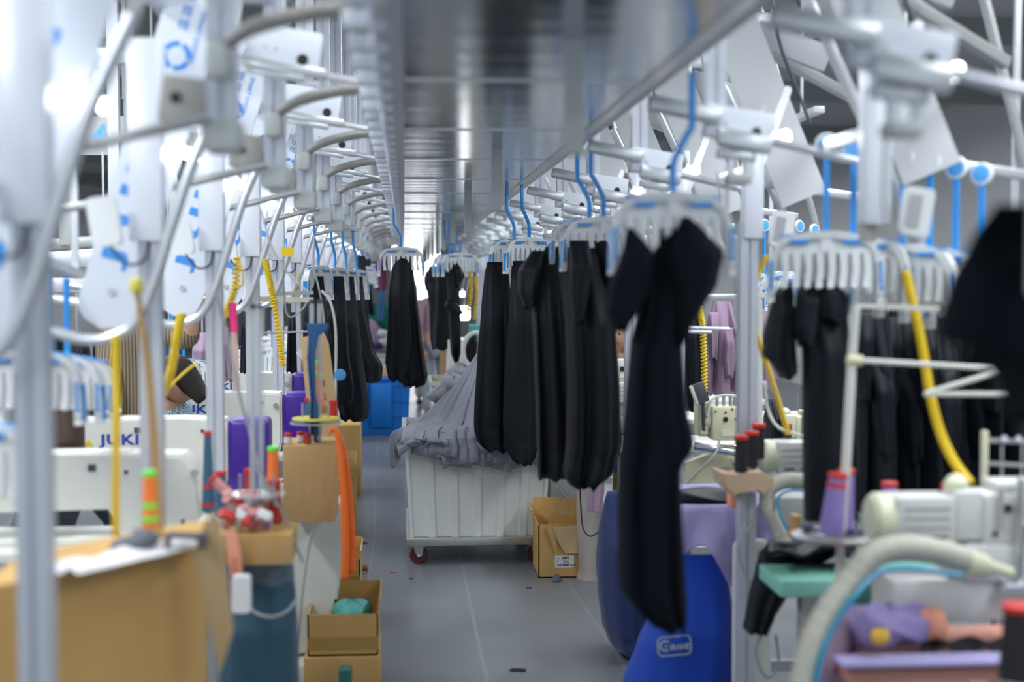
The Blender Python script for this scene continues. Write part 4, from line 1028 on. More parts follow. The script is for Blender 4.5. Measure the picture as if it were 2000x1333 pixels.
MB().box((0, 0, 0), (.08, .03, .013), .08, bev=.004).box((.038, 0, -.01), (.014, .03, .035), bev=.003).box((-.038, 0, -.01), (.012, .03, .03), bev=.003).build('grip', 'grey_pouch', t)
def cone(label, p, h, r0, r1, m='blue_thread', rim='red', base=True, tilt=None, name='thread_cone', bands=(), group=None, cat='thread cone', top='red'):
    t = thing(name, label, cat, p, 0, group)
    MB().lathe([(r0*.6, 0), (r0, .004), (r1, h), (r1*.5, h+.001)], n=22).build('thread', m, t)
    MB().lathe([(r1*.4, h), (r1*1.12, h), (r1*1.12, h+.012), (r1*.5, h+.014)], n=20).build('cone_rim', rim, t)
    for z, mm in bands:
        rr_ = lerp(r0, r1, z/h)+.0008; MB().lathe([(rr_, z-.006), (rr_+.0006, z-.006), (rr_+.0002, z+.006), (rr_-.001, z+.006)], n=22).build('band', mm, t)
    if tilt: t.rotation_euler = tilt
    return t
gc = 'thread cones of the left row'
ZC = PZ(1034, 4.3, 500)+.001
def onz(px, D): return Vector((PX(px, D), D, ZC))
# orange and green spool in front of the nearest machine
t = cone('orange thread cone with green ends standing on the very large cardboard box', Vector((P(293, 1042, 3.2).x, 3.2, nz+.002)), .155, .017, .013, 'orange_thread', 'green_neon', group=gc, bands=((.03, 'green_neon'), (.06, 'green_neon'), (.09, 'green_neon')))
# wooden stick with yellow knob
t = thing('wooden_stick', 'long brown wooden stick with a yellow knob, standing behind the very large box', 'stick', (0, 0, 0))
MB().tube([P(268, 570, 3.35), P(288, 700, 3.35), P(302, 860, 3.32), P(313, 1075, 3.3)], [.007, .009, .010, .010], 10).build('stick', 'wood', t)
q = P(267, 558, 3.35); MB().lathe([(.006, -.022), (.016, -.014), (.018, 0), (.013, .014), (.004, .019)], q, 16).build('knob', 'yellow_ball', t)
# tall cones by the second machine
def on(px, py, D): return P(px, py, D)
cone('tall blue-grey thread cone with two red bands, standing left of the cone pile', onz(403, 4.62), .25, .0215, .012, 'blue_thread', 'red', group=gc, bands=((.025, 'red'), (.085, 'red')))
cone('short blue-grey thread cone beside the tall banded one', onz(428, 4.55), .13, .022, .017, 'blue_thread', 'red', group=gc)
cone('pink thread cone leaning towards the pile', onz(476, 4.5)+Vector((0, 0, .018)), .14, .024, .015, 'pink_thread', 'red', tilt=(0, -.75, 0), group=gc)
cone('dark red thread cone standing in the pile in front of the purple cover', onz(482, 4.6), .13, .013, .012, 'red_thread', 'red', group=gc)
cone('orange thread cone with a green rim, standing behind the thread disc', onz(531, 4.6), .20, .024, .017, 'orange_thread', 'green_neon', group=gc)
cone('brown-red thread cone in front of the wrapped box', onz(533, 4.4), .12, .026, .018, 'red_thread', 'red', group=gc)
R = random.Random(9)
for i, (px, py, c_) in enumerate(((440, 1025, 'white'), (456, 1030, 'pink'), (474, 1026, 'lilac'), (490, 1034, 'white'), (508, 1028, 'pink'), (447, 1012, 'lilac'), (468, 1012, 'white'), (492, 1014, 'pink'), (520, 1020, 'white'), (436, 1030, 'pink'), (463, 1030, 'white'), (482, 1028, 'lilac'), (500, 1010, 'white'), (515, 1034, 'lilac'), (457, 1010, 'white'), (480, 1008, 'pink'), (508, 1012, 'pink'))):
    cone('%s thread cone lying in the pile, %s from its left' % (c_, NUM[i]), onz(px, 4.27+.10*(py < 1020))+Vector((0, 0, .016+.03*(py < 1020))), .05, .017, .014, {'white': ('foam', 'pink_thread')[i % 2], 'pink': 'pink_thread', 'lilac': 'purple_thread'}[c_], ('red', 'foam', 'pink_thread')[i % 3], tilt=(R.uniform(.3, 1.2), R.uniform(-.6, .6), 0), group='small cones in the pile')
table('narrow white shelf behind the cone tray, carrying the tall cones', PX(392, 4.6), PX(545, 4.6), 4.44, 4.66, ZC-.001, thick=.02)
# box and teal cloth bag under the pile
carton('cardboard_box', 'cardboard tray holding the pile of thread cones above the teal cloth', PX(425, 4.3), PX(572, 4.3), 4.2, 4.42, PZ(1092, 4.3, 500), ZC-.001, 'cardboard', open_top=False)
sack('cloth_cover', 'teal blue cloth hanging down under the cone tray at the left row', [(1086, 452, 568), (1110, 446, 574), (1180, 440, 578), (1260, 432, 582), (1333, 428, 584), (1450, 420, 588), (1500, 424, 586)], 4.36, .14, 'teal_cloth', 210, 4, .2)
t = thing('clear_film', 'clear plastic film wrapped around the cone tray', 'film')
mb = MB(); c0 = P(512, 1075, 4.24)
mb.grid(lambda u, v: Vector((c0.x+.115*(u-.5)*2+.004*math.sin(v*20), 4.20-.006*math.sin(u*23+v*5)-.01*v, c0.z+.045-.14*v+.006*math.sin(u*17))), 40, 16)
mb.build('film_sheet', 'film', t, smooth=True)
tag(MB().tube(smooth_path([P(478, 1175, 4.1), P(500, 1198, 4.08), P(530, 1206, 4.06), P(560, 1195, 4.08), P(580, 1172, 4.1)], 6), .0045, 8).build('loop_cable', 'grey_cable'), 'grey cable loop hanging across the teal cloth', 'cable')
sack('fabric_strip', 'salmon pink cloth strips hanging between the large box and the teal cloth', [(1040, 440, 462), (1090, 446, 472), (1150, 456, 476), (1190, 462, 478)], 4.15, .03, 'peach', 211, 5, .6)
tag(MB().prism(rrect(.05, .10, .01, 3), -.02, .02, 'XZ', Matrix.Translation(P(472, 1160, 3.9))).build('white_cup', 'white_plastic'), 'white plastic container beside the teal cloth', 'container')
# wrapped cardboard box on the table end
wD = 5.45
t = carton('cardboard_box', 'cardboard box wrapped in clear film at the table end, above the off-white cabinet', PX(550, wD), PX(652, wD), wD, wD+.3, PZ(1016, wD), PZ(868, wD), 'cardboard', open_top=False)
w_ = PX(652, wD)-PX(550, wD); h_ = PZ(868, wD)-PZ(1016, wD)
mb = MB(); mb.grid(lambda u, v: Vector((w_*(u-.5)*1.06+.006*math.sin(v*23), -.158-.005*math.sin(u*31+v*9), h_*(1.03-1.1*v)+.008*math.sin(u*14))), 40, 30)
mb.build('film_front', 'film', t, smooth=True)
mb = MB(); mb.grid(lambda u, v: Vector((w_/2+.02+.012*math.sin(u*11+v*4), -.158+.30*u, h_*(1.05-1.15*v)+.01*math.sin(u*14))), 20, 30)
mb.build('film_side', 'film', t, smooth=True)
gd = 'thread cones on the wrapped box'
for i, (px, c_, mm) in enumerate(((562, 'white', 'foam'), (585, 'white and red', 'foam'), (601, 'red', 'red_thread'), (618, 'dark blue', 'blue_thread'))):
    cone('%s small thread cone on the wrapped box' % ('leftmost white', 'second, white and red,', 'third, plain red', 'fourth, dark blue')[i], on(px, 868, 5.5)+Vector((0, .05*(i % 2), .002)), .028, .017, .013, mm, 'red', group=gd)
# orange strap
t = thing('orange_strap', 'bright orange fabric strap looped over the table end beside the aisle', 'strap')
for k_, pts in enumerate((((642, 850), (650, 838), (660, 852), (668, 920), (673, 1000), (675, 1070), (673, 1133)), ((648, 845), (656, 842), (668, 870), (678, 930), (684, 1010), (687, 1060), (686, 1120)))):
    pa = smooth_path([P(a, b, 5.35+.03*k_) for a, b in pts], 8); mb = MB(); n = len(pa)
    mb.tube(pa, [.005+.011*min(1, i/n*1.6) for i in range(n)], 10)
    mb.build('strap_strand', 'orange', t, smooth=True)
tag(MB().tube(smooth_path([P(611, 1035, 5.3), P(600, 1090, 5.3), P(590, 1170, 5.25), P(580, 1290, 5.2)], 6), .004, 8).build('floor_cable', 'grey_cable'), 'thin grey cable running down past the off-white cabinet', 'cable')
tag(MB().tube(smooth_path([P(500, 905, 4.3), P(530, 960, 4.3), P(560, 1020, 4.3), P(592, 1100, 4.3)], 6), .004, 8).build('slanting_cable', 'grey_cable'), 'grey cable slanting from the thread stand to the cabinet', 'cable')

# ---- thread stands with clear poles
def thread_stand(label, px0, px1, ptop, pbot, pdisc, D, r=.085, m='clear', disc='clear'):
    t = thing('thread_stand', label, 'thread stand')
    c = (px0+px1)/2
    for q in (px0, px1):
        MB().cyl(P(q, pbot, D), P(q, ptop, D), .0095, n=12).build('pole', m, t)
        MB().cyl(P(q, ptop+3, D), P(q, ptop-5, D), .0105, n=12).build('pole_cap', 'dark_grey', t)
    p = P(c, pdisc, D); MB().lathe([(.01, -.003), (r, -.003), (r, .003), (.01, .003)], p, 32).build('disc', disc, t)
    for q in (-1, 1): MB().cyl(p+Vector((q*.05, 0, 0)), p+Vector((q*.05, 0, .06)), .004).build('spindle', 'steel', t)
    return t
thread_stand('thread stand of two clear poles with a disc, standing in front of the purple covers', 494, 510, 600, 1035, 965, 4.35)
mb = MB().tube(smooth_path([P(420, 570, 4.4), P(440, 640, 4.4), P(470, 780, 4.4), P(490, 850, 4.4), P(508, 930, 4.38), P(540, 990, 4.35)], 6), .0055, 8)
tag(mb.build('thread_guide_wire', 'alu_grey'), 'long grey guide wire sloping in front of the second machine', 'wire')
st = thread_stand('thread stand with yellow disc and blue cloth tied round its pole, by the third machine', 609, 624, 590, 860, 818, 5.5, .09, 'clear', 'yellow_ball')
p = P(617, 826, 5.5); MB().lathe([(.01, -.003), (.10, -.003), (.10, .003), (.01, .003)], p, 32).build('lower_disc', 'clear', st)
sack('tied_cloth', 'blue-grey cloth tied round the clear pole of the thread stand', [(632, 598, 640), (645, 600, 642), (655, 602, 622), (700, 600, 616), (780, 606, 618), (800, 604, 622), (850, 606, 622)], 5.47, .018, 'jeans_blue', 220, 6, .8)
cone('blue thread cone behind the tied cloth', on(610, 826, 5.62), .085, .034, .026, 'blue_thread', 'red', group=gd)
cone('tall orange thread cone with green rim leaning by the clear pole', on(628, 808, 5.66), .15, .013, .013, 'orange_thread', 'green_neon', tilt=(0, -.08, 0), group=gd)
cone('upper orange thread cone with green rim behind the clear pole', on(622, 752, 5.85), .085, .012, .012, 'orange_thread', 'green_neon', group=gd)
cone('red thread cone at the right side of the yellow disc', on(651, 814, 5.6)+Vector((0, 0, 0)), .05, .018, .015, 'red', 'red', group=gd)
# pink pipe with neon sleeve
t = thing('pink_pipe', 'dusty pink pipe with a neon pink sleeve, between two left posts', 'pipe')
MB().cyl(P(462, 765, 5.2), P(456, 640, 5.2), .013).build('pipe', 'pink_pipe', t); MB().cyl(P(457, 648, 5.2), P(454, 592, 5.2), .015).build('sleeve', 'pink_neon', t)
# cream crossbar with curtain of wires at the fourth post
t = thing('cross_bracket', 'cream perforated bracket bar between the far left posts', 'bracket')
MB().bar(P(506, 584, 6.6), P(612, 586, 6.6), .02, .022).build('bracket_bar', 'motor_cream', t)
MB().bar(P(545, 574, 6.7), P(612, 572, 6.7), .02, .018).build('rear_bar', 'alu_grey', t)
MB().cyl(P(486, 652, 6.6), P(602, 648, 6.6), .005, n=8).build('thin_rod', 'alu_grey', t)
tag(MB().box(P(562, 492, 6.3), (.052, .012, .040), .12).build('yellow_tag', 'yellow'), 'yellow paper tag hanging from the silver loop tube', 'tag')
tag(MB().box(P(590, 690, 8.3), (.05, .006, .05), .7).build('white_tag', 'paper'), 'white tag hanging behind the far left posts', 'tag')
# tall cardboard piece with handwriting
t = thing('cardboard_sheet', 'tall folded cardboard sheet with handwritten characters behind the thread stand', 'cardboard')
R_ = Matrix.Translation(P(640, 845, 6.2)) @ Matrix.Rotation(-.10, 4, 'Y')
MB().prism([(-.08, -.2), (.035, -.2), (.03, .42), (0, .43), (-.075, .42)], 0, .02, mx=R_).prism([(.033, 0), (.055, .03), (.045, .38), (.03, .43)], -.01, .02, mx=R_).build('sheet', 'cardboard_light', t, smooth=0)
for i, chs in enumerate(('小袋记录品', '双针缝边线')):
    for j, ch in enumerate(chs):
        p = R_ @ Vector((-.045+.040*i, -.001, .33-.058*j)); text(ch, .036, 'ink_grey', t, p, (PI/2, 0, 0))
tag(MB().lathe([(.01, 0), (.026, .004), (.026, .02), (.012, .024)], P(664, 733, 6.44), 24, 'Y').build('round_fan', 'blue_light'), 'pale blue round plastic fan beside the black trousers of the left row', 'knob')
table('small white side table under the cardboard sheet at the left row', PX(545, 6.15), PX(655, 6.15), 6.1, 6.45, .78)
# cables at the left row
def cable(name, label, pts, r, m, cat='cable', n=8, group=None):
    return tag(MB().tube(smooth_path(pts, 8), r, n).build(name, m, smooth=True), label, cat, group)
cable('white_hose', 'thin pale hose curving down in front of the left-row black trousers', [P(628, 568, 6.5), P(645, 590, 6.5), P(655, 640, 6.5), P(656, 720, 6.5), P(652, 850, 6.45), P(640, 870, 6.4)], .006, 'white_cable')
cable('looped_cable', 'grey cable loop between the far left posts', [P(553, 500, 6.4), P(556, 590, 6.4), P(566, 620, 6.4), P(590, 605, 6.4), P(600, 590, 6.4)], .004, 'grey_cable')
cable('hanging_cable', 'grey cable hanging from the far left arms', [P(614, 460, 6.6), P(612, 520, 6.5), P(622, 560, 6.4), P(632, 620, 6.4), P(630, 690, 6.3), P(637, 715, 6.3)], .004, 'grey_cable')
cable('slanting_wire', 'pale wire slanting from the arms to the clear pole', [P(505, 395, 5.6), P(530, 480, 5.6), P(560, 530, 5.6), P(602, 572, 5.6)], .004, 'white_cable')
# yellow coiled air hoses
gy = 'yellow coiled air hoses'
def coil(label, pts, turns, rad=.012, r=.0042):
    return tag(MB().tube(coil_path(pts, rad, turns), r, 6).build('coiled_hose', 'yellow', smooth=True), label, 'air hose', gy)
coil('yellow coiled hose hanging straight before the nearest left machine', [P(226, 655, 3.55), P(227, 800, 3.55), P(226, 1070, 3.5)], 75, .007, .004)
coil('yellow coiled hose sloping past the striped blouse', [P(355, 612, 4.7), P(345, 660, 4.7), P(335, 720, 4.7), P(322, 760, 4.72), P(308, 790, 4.75)], 38)
coil('yellow coiled hose with a loop at its top by the third left post', [P(464, 502, 5.4), P(460, 560, 5.4), P(445, 600, 5.4), P(430, 635, 5.4), P(421, 665, 5.4)], 26)
coil('longest yellow coiled hose, between the third and fourth left posts', [P(518, 508, 6.3), P(526, 545, 6.3), P(535, 590, 6.3), P(546, 660, 6.3), P(552, 715, 6.3)], 40)
cable('yellow_hose', 'straight thin yellow hose crossing before the dark hair at the left', [P(308, 790, 4.75), P(345, 742, 4.8), P(388, 706, 4.9)], .004, 'yellow', 'air hose', group=gy)
cable('yellow_hose', 'small yellow hose loop at the top of the third left coil', [P(464, 502, 5.4), P(474, 530, 5.38), P(474, 555, 5.38), P(462, 563, 5.38), P(455, 556, 5.38)], .004, 'yellow', 'air hose', group=gy)
cable('yellow_hose', 'thin yellow hose behind the yellow tag', [P(586, 530, 7.4), P(578, 555, 7.4), P(566, 590, 7.4)], .004, 'yellow', 'air hose', group=gy)
tag(MB().box(P(420, 496, 5.2), (.03, .03, .02)).build('orange_clip', 'peach'), 'small orange clip below the second left panel', 'clip')
# 44 sign
t = thing('number_sign', 'grey hanging sign with the blue number 44 behind the left lamps', 'sign', P(215, 265, 9.0))
MB().box((.1, .01, 0), (.9, .02, .24)).build('sign_board', 'beam', t); text('44', .17, 'logo_blue', t, (-.02, -.002, .0), bold=.006)
for s in (-1, 1): MB().bar((.1+s*.4, .01, .12), (.1+s*.4, .01, 3.6-P(215, 265, 9.0).z), .012, .012).build('hanging_rod', 'alu_grey', t)

# ================================================================== right row
RT = [(3.45, 1.04, 2.6, 'pink_table', 'salmon pink tabletop work table nearest the camera at the bottom right'),
      (4.15, 1.12, 2.7, 'mint', 'mint green work bed behind the purple cloth pile'),
      (5.75, 1.02, 2.6, 'lavender_cloth', 'work table covered with lavender cloth above the royal blue sack'),
      (7.3, 1.05, 2.6, 'machine_white', 'white work table behind the lavender table'),
      (8.7, 1.05, 2.6, 'machine_white', 'white work table at the fifth right station'),
      (10.0, 1.05, 2.6, 'machine_white', 'white work table at the sixth right station')]
table(RT[0][4], PX(1640, 3.45), 2.5, 3.35, 3.78, PZ(1268, 3.55, 1700), 'pink_table')
tag(MB().box((PX(1850, 3.3), 3.36, PZ(1303, 3.3, 1800)), (.48, .09, .012), bev=.004).build('fabric_strip', 'lavender_cloth'), 'lavender cloth strip along the front edge of the pink table', 'cloth')
t = table(RT[1][4], PX(1522, 4.2), 2.4, 4.15, 4.42, PZ(1128, 4.2, 1600), 'mint', thick=.05)
t.children[0].name = 'tabletop'
MB().box((.0, -.13, PZ(1165, 4.2, 1600)), (.95, .02, .09), bev=.01).build('side_panel', 'mint_dark', t)
# white frame left of it
t = thing('upright_stand', 'white upright stand with mint inserts between the sack and the green bed', 'frame', (PX(1480, 4.75), 4.8, 0))
fz = PZ(1060, 4.75, 1480)
MB().prism(rrect(.13, fz, .03, 4, 0, fz/2), -.02, .02, bev=.005).build('side_plate', 'machine_white', t)
MB().box((.10, -.02, fz-.06), (.10, .10, .05), bev=.02).build('mint_pad', 'mint', t); MB().box((.14, -.08, fz-.12), (.10, .10, .05), bev=.02).build('mint_pad', 'mint', t)
MB().box((0, 0, .02), (.14, .4, .04)).build('foot', 'machine_white', t)
sack('draped_garment', 'black garment draped over the mint pads, hanging down in front', [(1060, 1500, 1620), (1080, 1482, 1640), (1120, 1478, 1560), (1160, 1468, 1530), (1200, 1462, 1506), (1232, 1456, 1492)], 4.45, .07, 'black_cloth', 230, 5, .5)
tag(MB().grid(lambda u, v: P(1500+170*u, 1062+18*v+6*math.sin(u*7), 4.5-.25*v)+Vector((0, 0, .012*math.sin(u*12+v*6))), 20, 12).build('black_cloth', 'black_cloth', smooth=True, solid=.01), 'black cloth lying flat on the mint green bed', 'cloth')
# table of lavender cloth with drape
t = table(RT[2][4], PX(1300, 5.0), 2.4, 4.98, 5.55, PZ(990, 4.98, 1400), 'lavender_cloth', thick=.03)
x0_, x1_ = PX(1300, 4.95), PX(1590, 4.95); tz_ = PZ(990, 4.96, 1400)
mb = MB()
def drape(u, v):
    x = lerp(x0_, x1_, u); drop = .15+.18*math.exp(-((u-.50)/.10)**2)+.02*math.sin(u*21)
    return Vector((x, 4.95-.03*v*math.sin(u*19+v*2)-.03*v, tz_-.005-drop*v+.008*math.sin(u*30)*v))
mb.grid(drape, 60, 16); tag(mb.build('table_cloth', 'lavender_cloth', smooth=True, solid=.006), 'lavender cloth draping over the table front above the royal blue sack', 'cloth')
# black folded garments on the lavender table
mb = MB(); c0 = P(1380, 972, 5.12)
mb.grid(lambda u, v: c0+Vector((.17*math.cos(2*PI*u)*math.sin(PI*v)**.5, .10*math.sin(2*PI*u)*math.sin(PI*v)**.6, -.028*math.cos(PI*v)+.012*math.sin(u*17+v*5)*math.sin(PI*v))), 40, 14, True, True)
tag(mb.build('folded_garment', 'black_cloth', smooth=True), 'black garment lying folded on the lavender table', 'garment')
for D, x0_, x1_, mm, lb in RT[3:]: table(lb, x0_, x1_, D, D+.5, .78, mm)

def motor(label, p, s, group='motors of the right machines', m='machine_grey'):
    t = thing('sewing_machine', label, 'sewing machine', p, 0, group)
    MB().lathe([(.02, -.125), (.052, -.122), (.062, -.110), (.062, -.085), (.056, -.070)], axis='X', n=28).build('handwheel', 'motor_cream', t)
    MB().box((0, 0, 0), (.145, .11, .115), bev=.010).build('motor_housing', m, t)
    for i in range(3): MB().box((-.0, -.056, .030-.022*i), (.11, .002, .006)).build('cooling_slot', 'alu_grey', t)
    for dx in (-.03, .03): MB().box((dx, -.0565, -.038), (.035, .002, .007)).build('vent_label', 'dark_grey', t)
    MB().box((.105, 0, .01), (.07, .10, .12), bev=.012).box((.22, 0, .0), (.17, .12, .13), bev=.015).build('machine_head', m, t)
    MB().box((.25, 0, .075), (.16, .10, .03), bev=.008).build('top_cover', m, t)
    for a, b, c_ in ((.19, .03, .010), (.24, -.02, .007), (.16, -.03, .006)): MB().cyl((a, -.061, b), (a, -.066, b), c_, n=14).build('black_hole', 'black', t)
    MB().lathe([(.008, 0), (.026, .0), (.028, .02), (.018, .035), (.006, .04)], (.09, 0, .065), 16).build('oil_cap', 'motor_cream', t)
    MB().cyl((.17, -.07, -.02), (.17, -.07, .08), .007).build('thread_tension_post', 'taupe', t)
    MB().cyl((.215, -.075, -.13), (.215, -.075, .10), .010).build('needle_bar_guard', 'chrome', t)
    for k in range(3): MB().cyl((.25+.028*k, -.062, -.015), (.25+.028*k, -.085, -.015), .011).build('tension_dial', 'chrome', t)
    MB().box((.20, 0, -.10), (.22, .13, .09), bev=.012).build('machine_base', m, t)
    MB().box((.24, -.075, -.15), (.14, .05, .03), bev=.008).build('needle_plate', 'chrome', t)
    MB().cyl((.15, -.06, -.11), (.02, -.09, -.09), .02, .016).build('cylinder_arm', 'motor_cream', t)
    MB().box((.10, .03, -.19), (.36, .16, .10), bev=.01).build('lower_casing', m, t)
    for k in range(3): MB().cyl((.16+.05*k, .02, .09), (.16+.05*k, .02, .17), .0025, n=6).build('thread_guide', 'steel', t)
    t.scale = (s, s, s)
    return t
motor('pale grey overlock machine with round cream handwheel, nearest on the right', P(1795, 1012, 3.55), 1.08)
motor('second pale grey overlock machine with cream handwheel, behind the black cones', P(1550, 892, 4.95), 1.0)
motor('third machine of the right row, half hidden behind the white pole', P(1500, 836, 6.9), .95, m='motor_cream')
# small overlock head, cream, facing the aisle
t = thing('sewing_machine', 'cream coloured overlock machine head with black dots left of the white pole', 'sewing machine', P(1410, 825, 6.25), 0, 'motors of the right machines')
MB().box((0, 0, 0), (.115, .14, .15), bev=.01).build('machine_head', 'machine_cream', t)
for x, z in ((-.045, .055), (.0, .05), (.03, .065), (.045, .02), (.045, -.06)): MB().cyl((x, -.071, z), (x, -.075, z), .005, n=10).build('screw', 'dark_grey', t)
MB().cyl((0, -.071, .02), (0, -.077, .02), .011).build('black_hole', 'black', t)
MB().prism(rrect(.055, .03, .006, 3, .01, -.04), -.075, -.071).build('name_plate', 'motor_cream', t)
MB().lathe([(.02, -.085), (.045, -.08), (.048, -.06), (.03, -.055)], (0, 0, .015), 20, 'X').build('handwheel', 'motor_cream', t)
MB().cyl((-.072, -.02, .01), (-.085, -.02, .01), .022).build('yellow_button', 'yellow_ball', t)
for x in (-.03, 0, .03, .05): MB().cyl((x, -.03, .075), (x, -.03, .125), .008).build('tension_post', 'chrome', t)
MB().tube(smooth_path([(-.075, -.05, .03), (-.06, -.05, .10), (0, -.05, .125), (.07, -.05, .115)], 6), .006, 8).build('thread_tube', 'white_cable', t)
MB().cyl((-.14, -.07, -.10), (.06, -.11, -.13), .022, .014).build('cylinder_arm', 'chrome', t)
MB().tube(smooth_path([(-.04, -.1, -.09), (.05, -.11, -.10), (.07, -.11, -.13), (.03, -.11, -.14)], 5), .005, 8).build('wire_guide', 'chrome', t)
MB().box((.05, -.08, -.17), (.05, .05, .03), bev=.004).build('needle_plate', 'chrome', t)
MB().prism([(-.17, -.18), (.05, -.10), (.08, -.16), (.08, -.33), (-.18, -.33)], -.03, .03).build('lower_casing', 'machine_cream', t)
MB().box((-.085, .05, .02), (.05, .10, .17), bev=.012).box((-.085, -.02, .02), (.03, .03, .14)).build('rear_column', 'machine_cream', t)
t2 = thing('control_screen', 'tilted dark control screen on a cream arm beside the yellow coil', 'screen', P(1368, 768, 6.2), 0)
MB().box((0, 0, 0), (.055, .03, .09), -.35, bev=.006).build('screen_body', 'dark_grey', t2); MB().box((-.03, -.005, -.01), (.014, .03, .09), -.35, bev=.006).build('screen_edge', 'motor_cream', t2)
MB().bar((.01, 0, -.04), (.02, .02, -.17), .015, .015).build('screen_arm', 'dark_grey', t2)
cable('machine_cable', 'grey cable pair sloping under the cream overlock machine', [P(1330, 955, 6.1), P(1360, 925, 6.1), P(1395, 890, 6.1), P(1405, 862, 6.15)], .006, 'grey_cable')
# far machine beside face, with blue ring
t = thing('sewing_machine', 'small white machine with a blue ring, in the gap left of the near dress', 'sewing machine', P(1213, 720, 8.3), 0, 'motors of the right machines')
MB().box((-.0, 0, .0), (.07, .12, .11), bev=.008).build('machine_head', 'machine_white', t)
MB().box((.0, -.065, -.0), (.03, .006, .03)).build('black_window', 'black', t)
MB().lathe([(.035, -.02), (.055, -.018), (.06, 0), (.055, .018), (.035, .02)], (.01, -.02, -.115), 24, 'Y').build('blue_ring', 'navy_cloth', t)
MB().lathe([(.01, -.03), (.04, -.03), (.04, .0), (.01, .0)], (.03, -.03, -.115), 20, 'Y').build('cream_disc', 'motor_cream', t)
MB().box((0, 0, -.085), (.06, .08, .06)).box((.0, 0, -.22), (.10, .12, .12), bev=.02).build('machine_base', 'machine_white', t)
for x in (-.03, -.01, .01, .03): MB().cyl((x, 0, .055), (x, 0, .09), .003, n=6).build('thread_guide', 'steel', t)
# wooden holder with black cones on short post
t = thing('cone_holder', 'pale wooden holder on a short aluminium post carrying the black cones', 'holder', (0, 0, 0))
q = P(1457, 990, 4.72)
MB().prism(profile_poly(.055), .0, PZ(965, 4.72, 1455), 'XY', Matrix.Translation((q.x, q.y, 0))).build('short_post', 'profile', t, smooth=0)
MB().prism([(P(a, b, 4.7).x, P(a, b, 4.7).z) for a, b in ((1399, 918), (1430, 925), (1480, 917), (1500, 930), (1496, 950), (1480, 962), (1470, 948), (1440, 950), (1425, 965), (1405, 945))], 4.62, 4.78, bev=.006).build('wooden_block', 'wood_pale', t)
MB().box(P(1430, 975, 4.8), (.03, .06, .06), bev=.01).build('orange_peg', 'peach', t)
for i, (a, b, c_) in enumerate(((1447, 924, 4.64), (1468, 914, 4.72), (1481, 898, 4.80))):
    cone('%s of three black thread cones with red rims on the wooden holder' % ('front', 'middle', 'rear')[i], P(a, b, c_), .112, .022, .021, 'black_thread', 'red', group='black cones on the wooden holder')
cone('black thread cone with red rim below the third machine', P(1537, 858, 5.6), .05, .02, .018, 'black_thread', 'red', group='cones of the right row')
# hoses
def hose(label, pts, r, rb=None):
    pa = smooth_path(pts, 26); mb = MB(); mb.tube(pa, [r*(1+.10*math.sin(i*1.9)) for i in range(len(pa))], 14)
    t = thing('suction_hose', label, 'hose', group='corrugated suction hoses'); mb.build('corrugated_hose', 'hose', t, smooth=True)
    return t
h1 = hose('thick corrugated suction hose curving down under the nearest right machine', [P(1890, 1095, 3.35), P(1830, 1078, 3.35), P(1760, 1070, 3.33), P(1705, 1085, 3.3), P(1665, 1130, 3.28), P(1620, 1190, 3.25), P(1585, 1260, 3.22), P(1560, 1370, 3.2)], .030)
MB().tube(smooth_path([P(1880, 1125, 3.3), P(1780, 1112, 3.3), P(1715, 1120, 3.27), P(1670, 1165, 3.22), P(1625, 1230, 3.2), P(1600, 1300, 3.18), P(1590, 1380, 3.17)], 8), .0065, 10).build('blue_air_line', 'blue_hose', h1)
MB().cyl(P(1885, 1096, 3.35), P(1925, 1106, 3.36), .034, .026).cyl(P(1925, 1106, 3.36), P(1975, 1120, 3.37), .018, .014).build('hose_nozzle', 'motor_cream', h1)
h2 = hose('corrugated suction hose arching beside the second right machine', [P(1595, 948, 4.75), P(1560, 940, 4.75), P(1525, 942, 4.73), P(1500, 960, 4.7), P(1500, 990, 4.68), P(1520, 1025, 4.66), P(1532, 1062, 4.65)], .026)
MB().tube(smooth_path([P(1590, 962, 4.7), P(1550, 958, 4.7), P(1522, 970, 4.66), P(1522, 1000, 4.62), P(1540, 1040, 4.6)], 8), .005, 8).build('blue_air_line', 'blue_hose', h2)
# thread stand near right
t = thing('thread_stand', 'tall cream thread stand with a round tray and zigzag thread arms, right foreground', 'thread stand')
D = 3.75
MB().cyl(P(1641, 1060, D), (P(1641, 1060, D).x, D, 0), .012).build('lower_pole', 'machine_cream' if 0 else 'white_cable', t)
MB().cyl(P(1651, 935, D), P(1664, 700, D), .013).cyl(P(1664, 700, D), P(1672, 598, D), .0125).cyl(P(1651, 935, D), P(1642, 1060, D), .012).build('upper_pole', 'white_cable', t)
MB().lathe([(.01, -.006), (.105, -.006), (.115, .004), (.105, .006), (.01, .002)], P(1628, 1048, D), 32).build('round_tray', 'alu_grey', t)
for r_ in (.04, .06, .08): MB().lathe([(r_, .008), (r_+.004, .010), (r_+.004, .004), (r_, .004)], P(1628, 1046, D), 32).build('tray_ring', 'steel', t)
MB().bar(P(1672, 597, D), P(1832, 603, D), .018, .014).build('top_arm', 'white_cable', t)
MB().cyl(P(1655, 703, D), P(1972, 722, D), .0072, n=10).build('middle_arm', 'white_cable', t)
MB().cyl(P(1655, 703, D-.005), P(1683, 705, D-.005), .015).build('arm_collar', 'machine_cream', t)
MB().cyl(P(1805, 770, D-.01), P(2010, 771, D-.01), .0072, n=10).cyl(P(1812, 768, D-.01), P(1965, 722, D-.01), .0075, n=10).build('lower_arm', 'white_cable', t)
MB().cyl(P(1960, 722, D), P(1990, 742, D), .012).build('arm_collar', 'machine_cream', t)
gq = 'purple thread cones of the right row'
